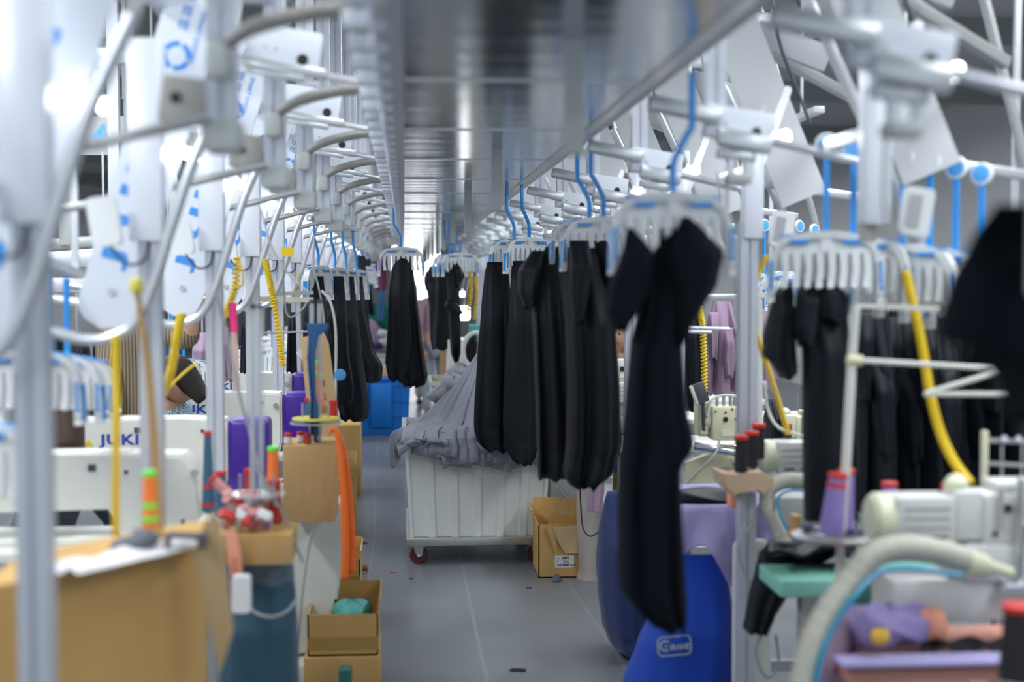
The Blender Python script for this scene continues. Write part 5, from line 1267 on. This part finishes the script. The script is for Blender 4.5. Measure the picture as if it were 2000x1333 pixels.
cone('large purple thread cone leaning on the round tray, cut of label on its top', P(1622, 1046, 3.7), .155, .034, .024, 'purple_thread', 'red', tilt=(0, .12, 0), group=gq, bands=((.135, 'red'),))['label'] = 'large purple thread cone leaning on the round tray of the tall stand'
cone('second purple thread cone upright behind the leaning one', P(1652, 1040, 3.86), .165, .022, .022, 'purple_thread', 'red', group=gq)
cone('purple thread cone behind the nearest handwheel', P(1737, 975, 3.85), .035, .026, .020, 'purple_thread', 'red', group=gq)
cone('purple thread cone at the right behind the nearest machine', P(1855, 975, 3.85), .03, .026, .022, 'purple_thread', 'red', group=gq)
cone('brown thread cone lying left of the round tray', P(1548, 1050, 4.4), .06, .018, .016, 'wood', 'wood', group=gq, tilt=(0, .15, 0))
cone('large dark thread cone cut by the right edge of the picture', P(1992, 1330, 2.9), .15, .045, .035, 'black_thread', 'red', group=gq)
# things on the pink table
mb = MB(); c0 = P(1735, 1222, 3.5)
def pile_fn(u, v):
    a = 2*PI*u; s_ = math.sin(PI*v)**.6
    return c0+Vector((.125*math.cos(a)*s_*(1+.12*math.sin(3*a+1)), .09*math.sin(a)*s_, (-.048*math.cos(PI*v))*(1+.25*math.sin(2*a+.7))+.014*math.sin(5*a+v*9)*s_))
mb.grid(pile_fn, 60, 20, True, True); tag(mb.build('cloth_pile', 'purple_cloth', smooth=True), 'crumpled purple cloth lying on the pink table', 'cloth')
mb = MB(); c1 = P(1822, 1222, 3.47)
mb.grid(lambda u, v: c1+Vector((.036*math.cos(2*PI*u)*math.sin(PI*v)**.4, .035*math.sin(2*PI*u)*math.sin(PI*v)**.4, -.036*math.cos(PI*v)+.006*math.sin(u*19))), 24, 10, True, True); tag(mb.build('cloth_roll', 'peach', smooth=True), 'peach orange cloth bundle at the right end of the purple cloth', 'cloth')
mb = MB(); c2 = P(1718, 1245, 3.39)
mb.grid(lambda u, v: c2+Vector((.026*math.cos(2*PI*u)*math.sin(PI*v)**.5*(1+.2*math.sin(12*u)), .02*math.sin(2*PI*u)*math.sin(PI*v), -.018*math.cos(PI*v)+.004*math.sin(u*25))), 24, 8, True, True); tag(mb.build('cloth_scrap', 'yellow_cloth', smooth=True), 'small mustard yellow scrap in front of the purple cloth', 'cloth scrap')
mb = MB(); mb.grid(lambda u, v: P(1585+95*u, 1215+125*v-20*u*(1-v), 3.46-.05*math.sin(u*6))+Vector((0, .02*math.sin(u*14+v*3), 0)), 20, 14); tag(mb.build('hanging_cloth', 'mauve_cloth', smooth=True, solid=.01), 'mauve cloth slipping off the left edge of the pink table', 'cloth')
mb = MB(); mb.grid(lambda u, v: P(1800+180*u, 1252+18*v, 3.5-.1*v)+Vector((0, 0, .008*math.sin(u*15+v*4))), 24, 6); tag(mb.build('black_cloth', 'black_cloth', smooth=True, solid=.01), 'flat black cloth lying right of the purple cloth', 'cloth')
# big yellow air hose right foreground
coil('thick yellow coiled hose curving down in front of the black dresses on the right', [P(1768, 530, 3.9), P(1782, 590, 3.9), P(1800, 670, 3.9), P(1815, 760, 3.88), P(1835, 840, 3.85), P(1862, 900, 3.8), P(1895, 945, 3.75)], 110, .0105, .0045)
coil('yellow coiled hose beside the second right post', [P(1497, 500, 5.0), P(1478, 545, 5.0), P(1470, 590, 5.0), P(1480, 660, 5.0), P(1500, 720, 5.0), P(1522, 790, 5.0), P(1540, 850, 5.0)], 70, .008, .0035)
coil('yellow coiled hose with tight windings before the mauve garment', [P(1366, 600, 6.6), P(1372, 640, 6.6), P(1375, 700, 6.6), P(1376, 765, 6.6)], 28, .012, .0045)
cable('white_cable', 'pale cable looping beside the second right post', [P(1400, 330, 5.1), P(1408, 400, 5.1), P(1418, 440, 5.1), P(1440, 465, 5.0), P(1480, 480, 5.0)], .004, 'white_cable')
cable('white_hose', 'pale hose sweeping down to the second right machine', [P(1493, 745, 5.1), P(1500, 800, 5.1), P(1520, 835, 5.05), P(1560, 850, 5.0), P(1585, 856, 4.95)], .006, 'white_cable')
cable('grey_cable', 'grey cable hanging in loops down the white frame', [P(1492, 960, 4.7), P(1470, 1020, 4.68), P(1445, 1060, 4.66), P(1450, 1110, 4.66), P(1475, 1150, 4.66)], .004, 'grey_cable')
cable('grey_cable', 'grey cable looping near the floor under the white frame', [P(1500, 1225, 4.5), P(1478, 1260, 4.5), P(1482, 1300, 4.5), P(1500, 1325, 4.5), P(1520, 1300, 4.5), P(1515, 1240, 4.5)], .004, 'grey_cable')
cable('black_cable', 'black cable hanging before the beige sack', [P(1132, 930, 7.5), P(1135, 1000, 7.5), P(1140, 1035, 7.48), P(1155, 1048, 7.45), P(1180, 1030, 7.45)], .004, 'black')
cable('grey_cable', 'thin grey cable loop above the 5882 box', [P(1085, 950, 8.0), P(1100, 965, 8.0), P(1112, 985, 8.0), P(1108, 1003, 8.0), P(1092, 1005, 8.0), P(1087, 990, 8.0), P(1110, 960, 8.0)], .004, 'grey_cable')
sack('fabric_strip', 'mauve cloth strip hanging above the beige sack', [(930, 1150, 1180), (960, 1148, 1180), (1000, 1147, 1174)], 7.5, .03, 'mauve_cloth', 240, 4, .5)
# horizontal rods behind the near dress
t = thing('guide_rod', 'pair of thin pale rods behind the near dress', 'rod'); MB().cyl(P(1335, 640, 6.3), P(1425, 643, 6.3), .008).build('upper_rod', 'alu', t); MB().cyl(P(1345, 648, 6.2), P(1390, 649, 6.2), .008).build('lower_rod', 'alu', t)
# near small posts: white pole beside the second right post
t = thing('upright_stand', 'thin white stand behind the second right post', 'frame'); MB().cyl(P(1482, 560, 5.3), (P(1486, 1040, 5.3).x, 5.3, 0), .014).build('frame_pole', 'white_cable', t); MB().bar(P(1475, 578, 5.3), P(1515, 576, 5.3), .03, .02).build('frame_top', 'white_cable', t)
# grey cabinet behind the 5882 box
tag(MB().box(((PX(1080, 8.6)+PX(1135, 8.6))/2, 8.8, .32), (PX(1140, 8.6)-PX(1080, 8.6), .3, .62), bev=.008).build('grey_cabinet', 'alu_grey'), 'plain grey cabinet side behind the 5882 box', 'cabinet')
tag(MB().box(((PX(1076, 9.4)+PX(1092, 9.4))/2, 9.6, .35), (.12, .3, .7), bev=.008).build('storage_bin', 'bin_blue'), 'narrow blue bin seen between the white trolley and the grey cabinet', 'bin')

# ================================================================== rails that carry the hanging groups
def hang_rail(label, a, b, m='alu'):
    t = thing('hanging_rail', label, 'rail'); a, b = Vector(a), Vector(b); MB().bar(a, b, .03, .03, .004).build('rail_bar', m, t)
    for q in (a.lerp(b, .08), a.lerp(b, .92)): MB().bar(q, (q.x, q.y, 3.6), .02, .02).build('drop_rod', m, t)
    return t
zr = PZ(436, 8.3)
hang_rail('sloping rail carrying the black trousers of the left row', (PX(614, 8.3)-.02, 8.15, PZ(436, 8.3)+.02), (PX(690, 9.5)+.02, 9.65, PZ(454, 9.5)+.02))
hang_rail('short rail holding the far narrow trousers of the left row', (PX(704, 13.5), 13.3, PZ(470, 13.5)+.02), (PX(714, 15), 15.2, PZ(470, 15)+.02))
hang_rail('rail carrying the mauve garments behind the second right post', (PX(1330, 7.6), 7.6, PZ(580, 7.6)), (PX(1520, 7.6), 7.6, PZ(580, 7.6)))
hang_rail('rail carrying the crowded black dresses on the right', (PX(1660, 4.7), 4.72, PZ(586, 4.7)), (PX(2020, 4.7), 4.75, PZ(590, 4.7)))
hang_rail('rail above the three near white hangers of the left row', (PX(70, 4.0), 3.9, PZ(625, 4.0)+.18), (PX(140, 4.55), 4.65, PZ(646, 4.55)+.18))
garment('maroon_shirt', [[(500, 738, 750), (520, 733, 756), (560, 733, 756), (566, 736, 752)]], 14.5, .08, 'maroon shirt hanging far away left of the lone black trousers', 'coloured garments far down the aisle', m='maroon_cloth', seed=130)
garment('blue_trousers', [[(560, 738, 752), (620, 736, 750), (628, 738, 748)]], 14.9, .06, 'narrow blue trousers below the far maroon shirt', 'coloured garments far down the aisle', m='jeans_blue', seed=131)

# ================================================================== people
def skin_body(name, joints, edges, m, parent, sub=2):
    """joints: name -> (point, radius); one continuous skinned surface"""
    ks = list(joints); me = bpy.data.meshes.new(name)
    me.from_pydata([joints[k][0] for k in ks], [(ks.index(a), ks.index(b)) for a, b in edges], [])
    o = bpy.data.objects.new(name, me); COL.objects.link(o); o.parent = parent
    o.modifiers.new('skin', 'SKIN'); sd = o.modifiers.new('subdivision', 'SUBSURF'); sd.levels = sd.render_levels = sub
    sv = me.skin_vertices[0].data
    for i, k in enumerate(ks):
        r = joints[k][1]; sv[i].radius = r if isinstance(r, tuple) else (r, r); sv[i].use_root = (i == 0)
    o.modifiers['skin'].use_smooth_shade = True
    dg = bpy.context.evaluated_depsgraph_get(); me2 = bpy.data.meshes.new_from_object(o.evaluated_get(dg))
    o.modifiers.clear(); o.data = me2; me2.materials.clear(); me2.materials.append(MATS[m])
    for p in me2.polygons: p.use_smooth = True
    return o
def head(parent, c, face, hairm='hair', s=1.0, hair_len=.10, tilt=0):
    """head mesh with nose, brow, chin, ears; face = direction angle in the ground plane; returns the head"""
    R = Matrix.Translation(c) @ Matrix.Rotation(face, 4, 'Z') @ Matrix.Rotation(tilt, 4, 'Y')
    def f(u, v):
        a = 2*PI*u; sv = math.sin(PI*v); z = math.cos(PI*v)
        x = .092*math.cos(a)*sv; y = .074*math.sin(a)*sv; z *= .115
        front = max(0, math.cos(a))
        if z < -.02: x *= 1-.22*(-.02-z)/.1*(1-front); y *= 1+(z+.02)*2.6
        x += front**18*.020*math.exp(-((z+.010)/.022)**2)*sv + front**6*.006*math.exp(-((z-.030)/.012)**2) - front**20*0
        x -= .006*math.exp(-((z-.012)/.012)**2)*(math.exp(-((abs(a if a < PI else a-2*PI)-.38)/.16)**2))
        x += front**10*.006*math.exp(-((z+.048)/.009)**2)
        return R @ (Vector((x, y, z))*s)
    h = MB().grid(f, 40, 30, True, True).build('head', 'skin', parent, smooth=True)
    for sg in (-1, 1):
        MB().lathe([(.004, -.006), (.018, -.004), (.02, .002), (.012, .006)], (0, 0, 0), 14, 'Y').build('ear', 'skin', h, smooth=True).matrix_local = R @ Matrix.Translation((-.005*s, sg*.075*s, 0))
        MB().lathe([(.001, -.004), (.010, -.002), (.010, .002), (.001, .004)], (0, 0, 0), 10, 'X').build('eye', 'dark_grey', h, smooth=True).matrix_local = R @ Matrix.Translation((.080*s, sg*.030*s, .012*s))
    MB().box((0, 0, 0), (.006, .040, .007), bev=.002).build('mouth', 'red_thread', h).matrix_local = R @ Matrix.Translation((.082*s, 0, -.050*s))
    def g(u, v):
        a = 2*PI*u; front = max(0, math.cos(a)); vmax = .50-.24*front**.8; vv = v*(vmax+.10*(1-front))
        sv = math.sin(PI*vv); z = math.cos(PI*vv)*.125
        if v > .8 and front < .2: z -= (v-.8)*5*hair_len*(1-front)
        return R @ (Vector((.103*math.cos(a)*max(sv, .02)-.006, .084*math.sin(a)*max(sv, .02), z))*s)
    MB().grid(g, 40, 24, True, True).build('hair', hairm, h, smooth=True)
    return h
def hand(parent, c, d, up):
    """palm with four bent fingers of unequal length and a thumb, along direction d"""
    d = Vector(d).normalized(); up = Vector(up); up = (up-d*up.dot(d)).normalized(); sd = d.cross(up)
    mb = MB(); c = Vector(c)
    mb.tube([c, c+d*.03, c+d*.075, c+d*.085], [.018, .026, .030, .022], 12)
    for i, L in enumerate((.065, .075, .070, .055)):
        b = c+d*.078+sd*(-.024+.016*i)
        mb.tube([b, b+d*L*.45-up*.004, b+d*L*.75-up*.016, b+d*L*.9-up*.032], [.0085, .008, .0072, .006], 8)
    b = c+d*.025-sd*.022; mb.tube([b, b-sd*.022+d*.022, b-sd*.028+d*.05-up*.01], [.011, .0095, .007], 8)
    return mb.build('hand', 'skin', parent, smooth=True)
def person(label, J, shirt, trousers, face, hairm='hair', hair_len=.1, tilt=0, sleeve='long', m_tr='jeans_blue'):
    """J: dict of joints in world space"""
    t = thing('person', label, 'person', (J['pelvis'].x, J['pelvis'].y, 0)); off = Vector((J['pelvis'].x, J['pelvis'].y, 0))
    J = {k: v-off for k, v in J.items()}
    def mid(a, b, f=.5): return J[a].lerp(J[b], f)
    B = {'pelvis': (J['pelvis'], (.13, .10)), 'waist': (mid('pelvis', 'chest'), (.115, .09)), 'chest': (J['chest'], (.14, .10)), 'collar': (J['collar'], (.08, .07)), 'neck': (J['neck'], .05), 'skull': (J['head']+Vector((0, 0, -.03)), .052)}
    E = [('pelvis', 'waist'), ('waist', 'chest'), ('chest', 'collar'), ('collar', 'neck'), ('neck', 'skull')]
    for s_ in 'LR':
        B['sh'+s_] = (J['sh'+s_], .055); B['el'+s_] = (J['el'+s_], .040); B['wr'+s_] = (J['wr'+s_], .027)
        B['hip'+s_] = (J['hip'+s_], .085); B['kn'+s_] = (J['kn'+s_], .058); B['an'+s_] = (J['an'+s_], .038)
        E += [('collar', 'sh'+s_), ('sh'+s_, 'el'+s_), ('el'+s_, 'wr'+s_), ('pelvis', 'hip'+s_), ('hip'+s_, 'kn'+s_), ('kn'+s_, 'an'+s_)]
    skin_body('body', B, E, 'skin', t)
    S = {k: (B[k][0], tuple(x+.014 for x in B[k][1])) for k in ('pelvis', 'waist', 'chest', 'collar')}
    Es = [('pelvis', 'waist'), ('waist', 'chest'), ('chest', 'collar')]
    for s_ in 'LR':
        S['sh'+s_] = (J['sh'+s_], .070); S['el'+s_] = (J['el'+s_], .056); Es += [('collar', 'sh'+s_), ('sh'+s_, 'el'+s_)]
        if sleeve == 'long': S['fo'+s_] = (mid('el'+s_, 'wr'+s_, .45), .048); Es += [('el'+s_, 'fo'+s_)]
    skin_body('blouse', S, Es, shirt, t)
    Tt = {'pelvis': (J['pelvis'], (.148, .118))}; Et = []
    for s_ in 'LR':
        Tt['hip'+s_] = (J['hip'+s_], .10); Tt['kn'+s_] = (J['kn'+s_], .075); Tt['an'+s_] = (J['an'+s_]+Vector((0, 0, .03)), .060); Et += [('pelvis', 'hip'+s_), ('hip'+s_, 'kn'+s_), ('kn'+s_, 'an'+s_)]
        MB().prism([(-.05, 0), (.13, 0), (.14, .025), (.05, .06), (-.04, .08)], -.035, .035, mx=Matrix.Translation(J['an'+s_]-Vector((0, 0, .07))) @ Matrix.Rotation(face, 4, 'Z'), bev=.012).build('shoe', 'dark_grey', t)
    skin_body('trousers', Tt, Et, trousers, t)
    head(t, J['head'], face, hairm, 1.0, hair_len, tilt)
    for s_ in 'LR':
        d = (J['wr'+s_]-J['el'+s_]); hand(t, J['wr'+s_], d, (0, -.3, 1))
    return t
V = Vector
def standing(px, D, top, face):
    x = PX(px, D); f = V((math.cos(face), math.sin(face), 0)); l = V((-f.y, f.x, 0)); h = top; c = V((x, D, 0))
    J = dict(pelvis=c+V((0, 0, h*.53)), chest=c+V((0, 0, h*.72)), collar=c+V((0, 0, h*.82)), neck=c+V((0, 0, h*.86)), head=c+f*.02+V((0, 0, h*.93)))
    for s_, q in (('L', 1), ('R', -1)):
        J['sh'+s_] = c+l*q*.17+V((0, 0, h*.81)); J['el'+s_] = c+l*q*.21+f*.02+V((0, 0, h*.63)); J['wr'+s_] = c+l*q*.20+f*.12+V((0, 0, h*.50))
        J['hip'+s_] = c+l*q*.09+V((0, 0, h*.50)); J['kn'+s_] = c+l*q*.10+f*.02+V((0, 0, h*.28)); J['an'+s_] = c+l*q*.10+V((0, 0, .08))
    return J
def seated(px, D, top, face):
    x = PX(px, D); f = V((math.cos(face), math.sin(face), 0)); l = V((-f.y, f.x, 0)); c = V((x, D, 0)); z = top
    J = dict(pelvis=c-f*.10+V((0, 0, .55)), chest=c+V((0, 0, z-.40)), collar=c+f*.03+V((0, 0, z-.27)), neck=c+f*.05+V((0, 0, z-.22)), head=c+f*.08+V((0, 0, z-.12)))
    for s_, q in (('L', 1), ('R', -1)):
        J['sh'+s_] = c+l*q*.17+V((0, 0, z-.30)); J['el'+s_] = c+l*q*.22+f*.12+V((0, 0, z-.50)); J['wr'+s_] = c+l*q*.12+f*.32+V((0, 0, max(.86, z-.52)))
        J['hip'+s_] = c+l*q*.09+V((0, 0, .53)); J['kn'+s_] = c+l*q*.10+f*.38+V((0, 0, .52)); J['an'+s_] = c+l*q*.10+f*.36+V((0, 0, .08))
    return J
def stool(label, J):
    c = J['pelvis']; t = thing('work_stool', label, 'stool', (c.x, c.y, 0))
    MB().box((0, 0, .425), (.36, .34, .03), bev=.008).build('seat', 'wood', t)
    for sx in (-1, 1):
        for sy in (-1, 1): MB().bar((sx*.13, sy*.12, .42), (sx*.15, sy*.14, 0), .03, .03).build('leg', 'wood', t)
# woman standing with striped blouse, one arm raised
J = standing(246, 6.45, 1.56, -.25)
J['shR'] = P(212, 650, 6.45); J['shL'] = P(292, 642, 6.4); J['elL'] = P(370, 666, 6.3); J['wrL'] = P(380, 606, 6.2)
J['head'] = P(250, 586, 6.42); J['neck'] = P(250, 616, 6.45); J['collar'] = P(250, 636, 6.45)
person('person standing in a brown striped blouse, one arm raised to the machine frame', J, 'stripe_cloth', 'dark_grey', -.1, hair_len=.04)
J = seated(318, 6.95, PZ(706, 6.95, 345), -.3); J['head'] = P(346, 742, 6.9); J['neck'] = P(338, 768, 6.95); J['collar'] = P(330, 776, 6.95)
person('person seated behind the third machine in a blue checked blouse, dark hair, head bowed', J, 'check_cloth', 'jeans_blue', -2.6, hair_len=.10, tilt=.5); stool('wooden stool under the person in the checked blouse', J)
J = seated(95, 5.35, PZ(762, 5.3, 118), -.4); J['head'] = P(116, 806, 5.2)
for s_ in 'LR': J['wr'+s_] = J['el'+s_]+V((.05, .16, -.12))
person('person with brown hair bowed over the nearest machines at the left', J, 'dark_grey', 'jeans_blue', 1.9, 'hair_brown', .13, tilt=.35); stool('wooden stool under the brown-haired person at the left', J)
J = seated(1226, 9.0, PZ(618, 9.0, 1226), PI*1.15); J['head'] = P(1222, 650, 8.9)
person('person seated at the right row, face seen in the gap beside the near dress', J, 'purple_cloth', 'jeans_blue', PI*1.18, 'hair', .05, tilt=.25); stool('wooden stool under the person of the right row', J)
J = standing(849, 16.5, 1.68, -1.2)
person('distant person standing in the aisle in a pink top and pale trousers', J, 'pink_cloth', 'jeans_light', -1.2, 'hair', .05, sleeve='short')
J = standing(803, 18.5, 1.62, 1.4)
person('further distant person walking in the aisle in pale trousers', J, 'jeans_light', 'foam', 1.4, 'hair', .05, sleeve='short')

# ================================================================== far clutter of the rows
R = random.Random(77)
for i, (px, py, D, c_) in enumerate(((905, 612, 13.0, 'lamp'), (903, 575, 15.0, 'lamp'), (1022, 600, 9.0, 'lamp'))):
    if i == 2: continue
    t = thing('task_lamp', '%s glowing task lamp right of the distant black shirts' % ('lower', 'upper')[i], 'lamp', P(px, py, D), 0, 'task lamps of the far right row')
    MB().box((0, 0, 0), (.12, .05, .13) if i == 0 else (.06, .05, .06), bev=.02).build('lamp_diffuser', 'lamp', t); MB().bar((0, 0, .05), (.1, .3, .5), .015, .015).build('lamp_arm', 'alu_grey', t)
tag(MB().box(P(927, 648, 12.5), (.10, .2, .12), bev=.01).build('teal_crate', 'mint_cloth'), 'small teal crate on the far right table', 'crate')
garment('black_cloth', [[(650, 912, 930), (670, 906, 934), (700, 904, 930), (722, 914, 926)]], 12.0, .1, 'black cloth bundle hanging by the white ring at the far right row', 'black garments hung at the right row', seed=150)
tag(MB().tube([P(930, 685, 11.9)+Vector((.11*math.cos(a*PI/12), 0, .15*math.sin(a*PI/12))) for a in range(25)], .02, 8).build('hose_ring', 'foam', smooth=True), 'white hose ring at the far right table edge', 'hose')
tag(MB().box((PX(918, 12.5), 12.6, .56), (.4, .5, 1.12), bev=.01).build('far_cabinet', 'machine_white'), 'pale cabinet under the distant teal crate', 'cabinet')
# tables and machines of the deeper right row and of the neighbouring left row, one each
far_m = []
for i, (x, D) in enumerate(((-.75, 11.5), (-.75, 12.9), (-.75, 14.3), (-.75, 15.7))):
    t = copy_tree(lm); place(t, (x, D, TZ), 0, 'far sewing machine of the left row, %s behind the black trousers' % NUM[i], 'sewing machines of the left row')
    table('far white table of the left row, %s behind the black trousers' % NUM[i], x-.95, x+.24, D-.12, D+.38, TZ)
for i, D in enumerate((8.2, 9.4, 10.7, 12.0, 13.3, 14.6)):
    t = motor('x', (1.25, D, .99), 1.0); t['label'] = 'pale overlock machine of the deeper right row, %s behind the long black dresses' % NUM[i]; t['group'] = 'far machines of the right row'
for i, D in enumerate((11.6, 13.0, 14.4)): table('far white table of the right row, %s beyond the sixth station' % NUM[i], 1.05, 2.6, D, D+.5, .78)
# neighbouring left line: grey beams and dark garments seen through the gaps
t = thing('steel_shelf', 'grey beam frame seen at the far left between the posts', 'frame')
for z in (1.62, 1.74): MB().bar((-3.4, 6.8, z), (-1.25, 6.8, z), .06, .07, .006).build('beam', 'profile', t)
for x in (-3.2, -1.35): MB().bar((x, 6.8, 0), (x, 6.8, 3.6), .05, .05).build('upright', 'profile', t)
for i, (px, D, m_, w_, y0, y1) in enumerate(((100, 7.4, 'black_cloth', 26, 640, 800), (150, 7.6, 'black_cloth', 24, 650, 800), (60, 7.2, 'maroon_cloth', 22, 610, 760), (205, 8.6, 'black_cloth', 22, 640, 780), (395, 8.8, 'mauve_cloth', 18, 650, 760), (30, 7.6, 'black_cloth', 26, 640, 790), (330, 9.2, 'jeans_blue', 18, 640, 740))):
    garment('hanging_garment', [[(y0, px-w_*.5, px+w_*.5), (y0+30, px-w_, px+w_), (y1, px-w_*1.1, px+w_*1.1)]], D, .1, '%s of the garments hanging in the neighbouring row at the far left' % NUM[i], 'garments in the neighbouring left row', m=m_, seed=160+i)
    q = P(px, y0, D); tag(MB().bar((q.x, D, q.z-.02), (q.x, D, 2.4), .012, .012).build('hanging_rod', 'alu_grey'), 'grey rod above the %s garment of the neighbouring left row' % NUM[i], 'rod')
# floor litter in the aisle
for i, (px, py, m_, L) in enumerate(((1013, 1312, 'black', .05), (768, 1120, 'orange', .03), (1033, 1150, 'maroon_cloth', .025), (712, 1062, 'dark_grey', .03), (803, 1132, 'teal_cloth', .02), (720, 870, 'orange', .03))):
    d = (fv + rv*((px-1000)/F) + uv_*((666.5-py)/F)); q = CAM + d*(-CAM.z/d.z)
    if i == 0: mb = MB().tube(smooth_path([q+V((-.03, 0, .004)), q+V((-.035, .012, .004)), q+V((-.02, .02, .004)), q+V((.03, .012, .004))], 5), .004, 6).tube([q+V((-.03, 0, .004)), q+V((.03, -.006, .004))], .004, 6)
    else: mb = MB().tube(smooth_path([q+V((-L/2, 0, .003)), q+V((0, .012, .003)), q+V((L/2, -.004, .003))], 5), .003, 6)
    tag(mb.build('floor_scrap', m_, smooth=True), '%s scrap on the aisle floor' % ('black bent wire', 'orange thread', 'dark red thread', 'dark grey', 'teal thread', 'far orange')[i], 'scrap')

coil('far yellow coiled hose right of the distant black shirts', [P(918, 530, 10.5), P(920, 570, 10.5), P(914, 610, 10.5)], 16, .012, .005)
coil('second far yellow hose near the distant task lamps', [P(929, 540, 11.5), P(931, 580, 11.5), P(926, 625, 11.5)], 16, .012, .005)

t = thing('machine_guard', 'pale metal guard frame at the right edge above the nearest overlock machine', 'guard', P(1965, 980, 3.8))
q = P(1965, 980, 3.8)
MB().box(P(1922, 912, 3.8)-q, (.018, .02, .20), bev=.003).build('guard_post', 'motor_cream', t)
MB().bar(P(1918, 860, 3.8)-q, P(2010, 864, 3.8)-q, .012, .012).bar(P(1918, 905, 3.8)-q, P(2010, 910, 3.8)-q, .010, .010).build('guard_bars', 'alu_grey', t)
for a in (1962, 1990): MB().cyl(P(a, 857, 3.79)-q, P(a, 857, 3.77)-q, .009).build('guard_bolt', 'chrome', t)
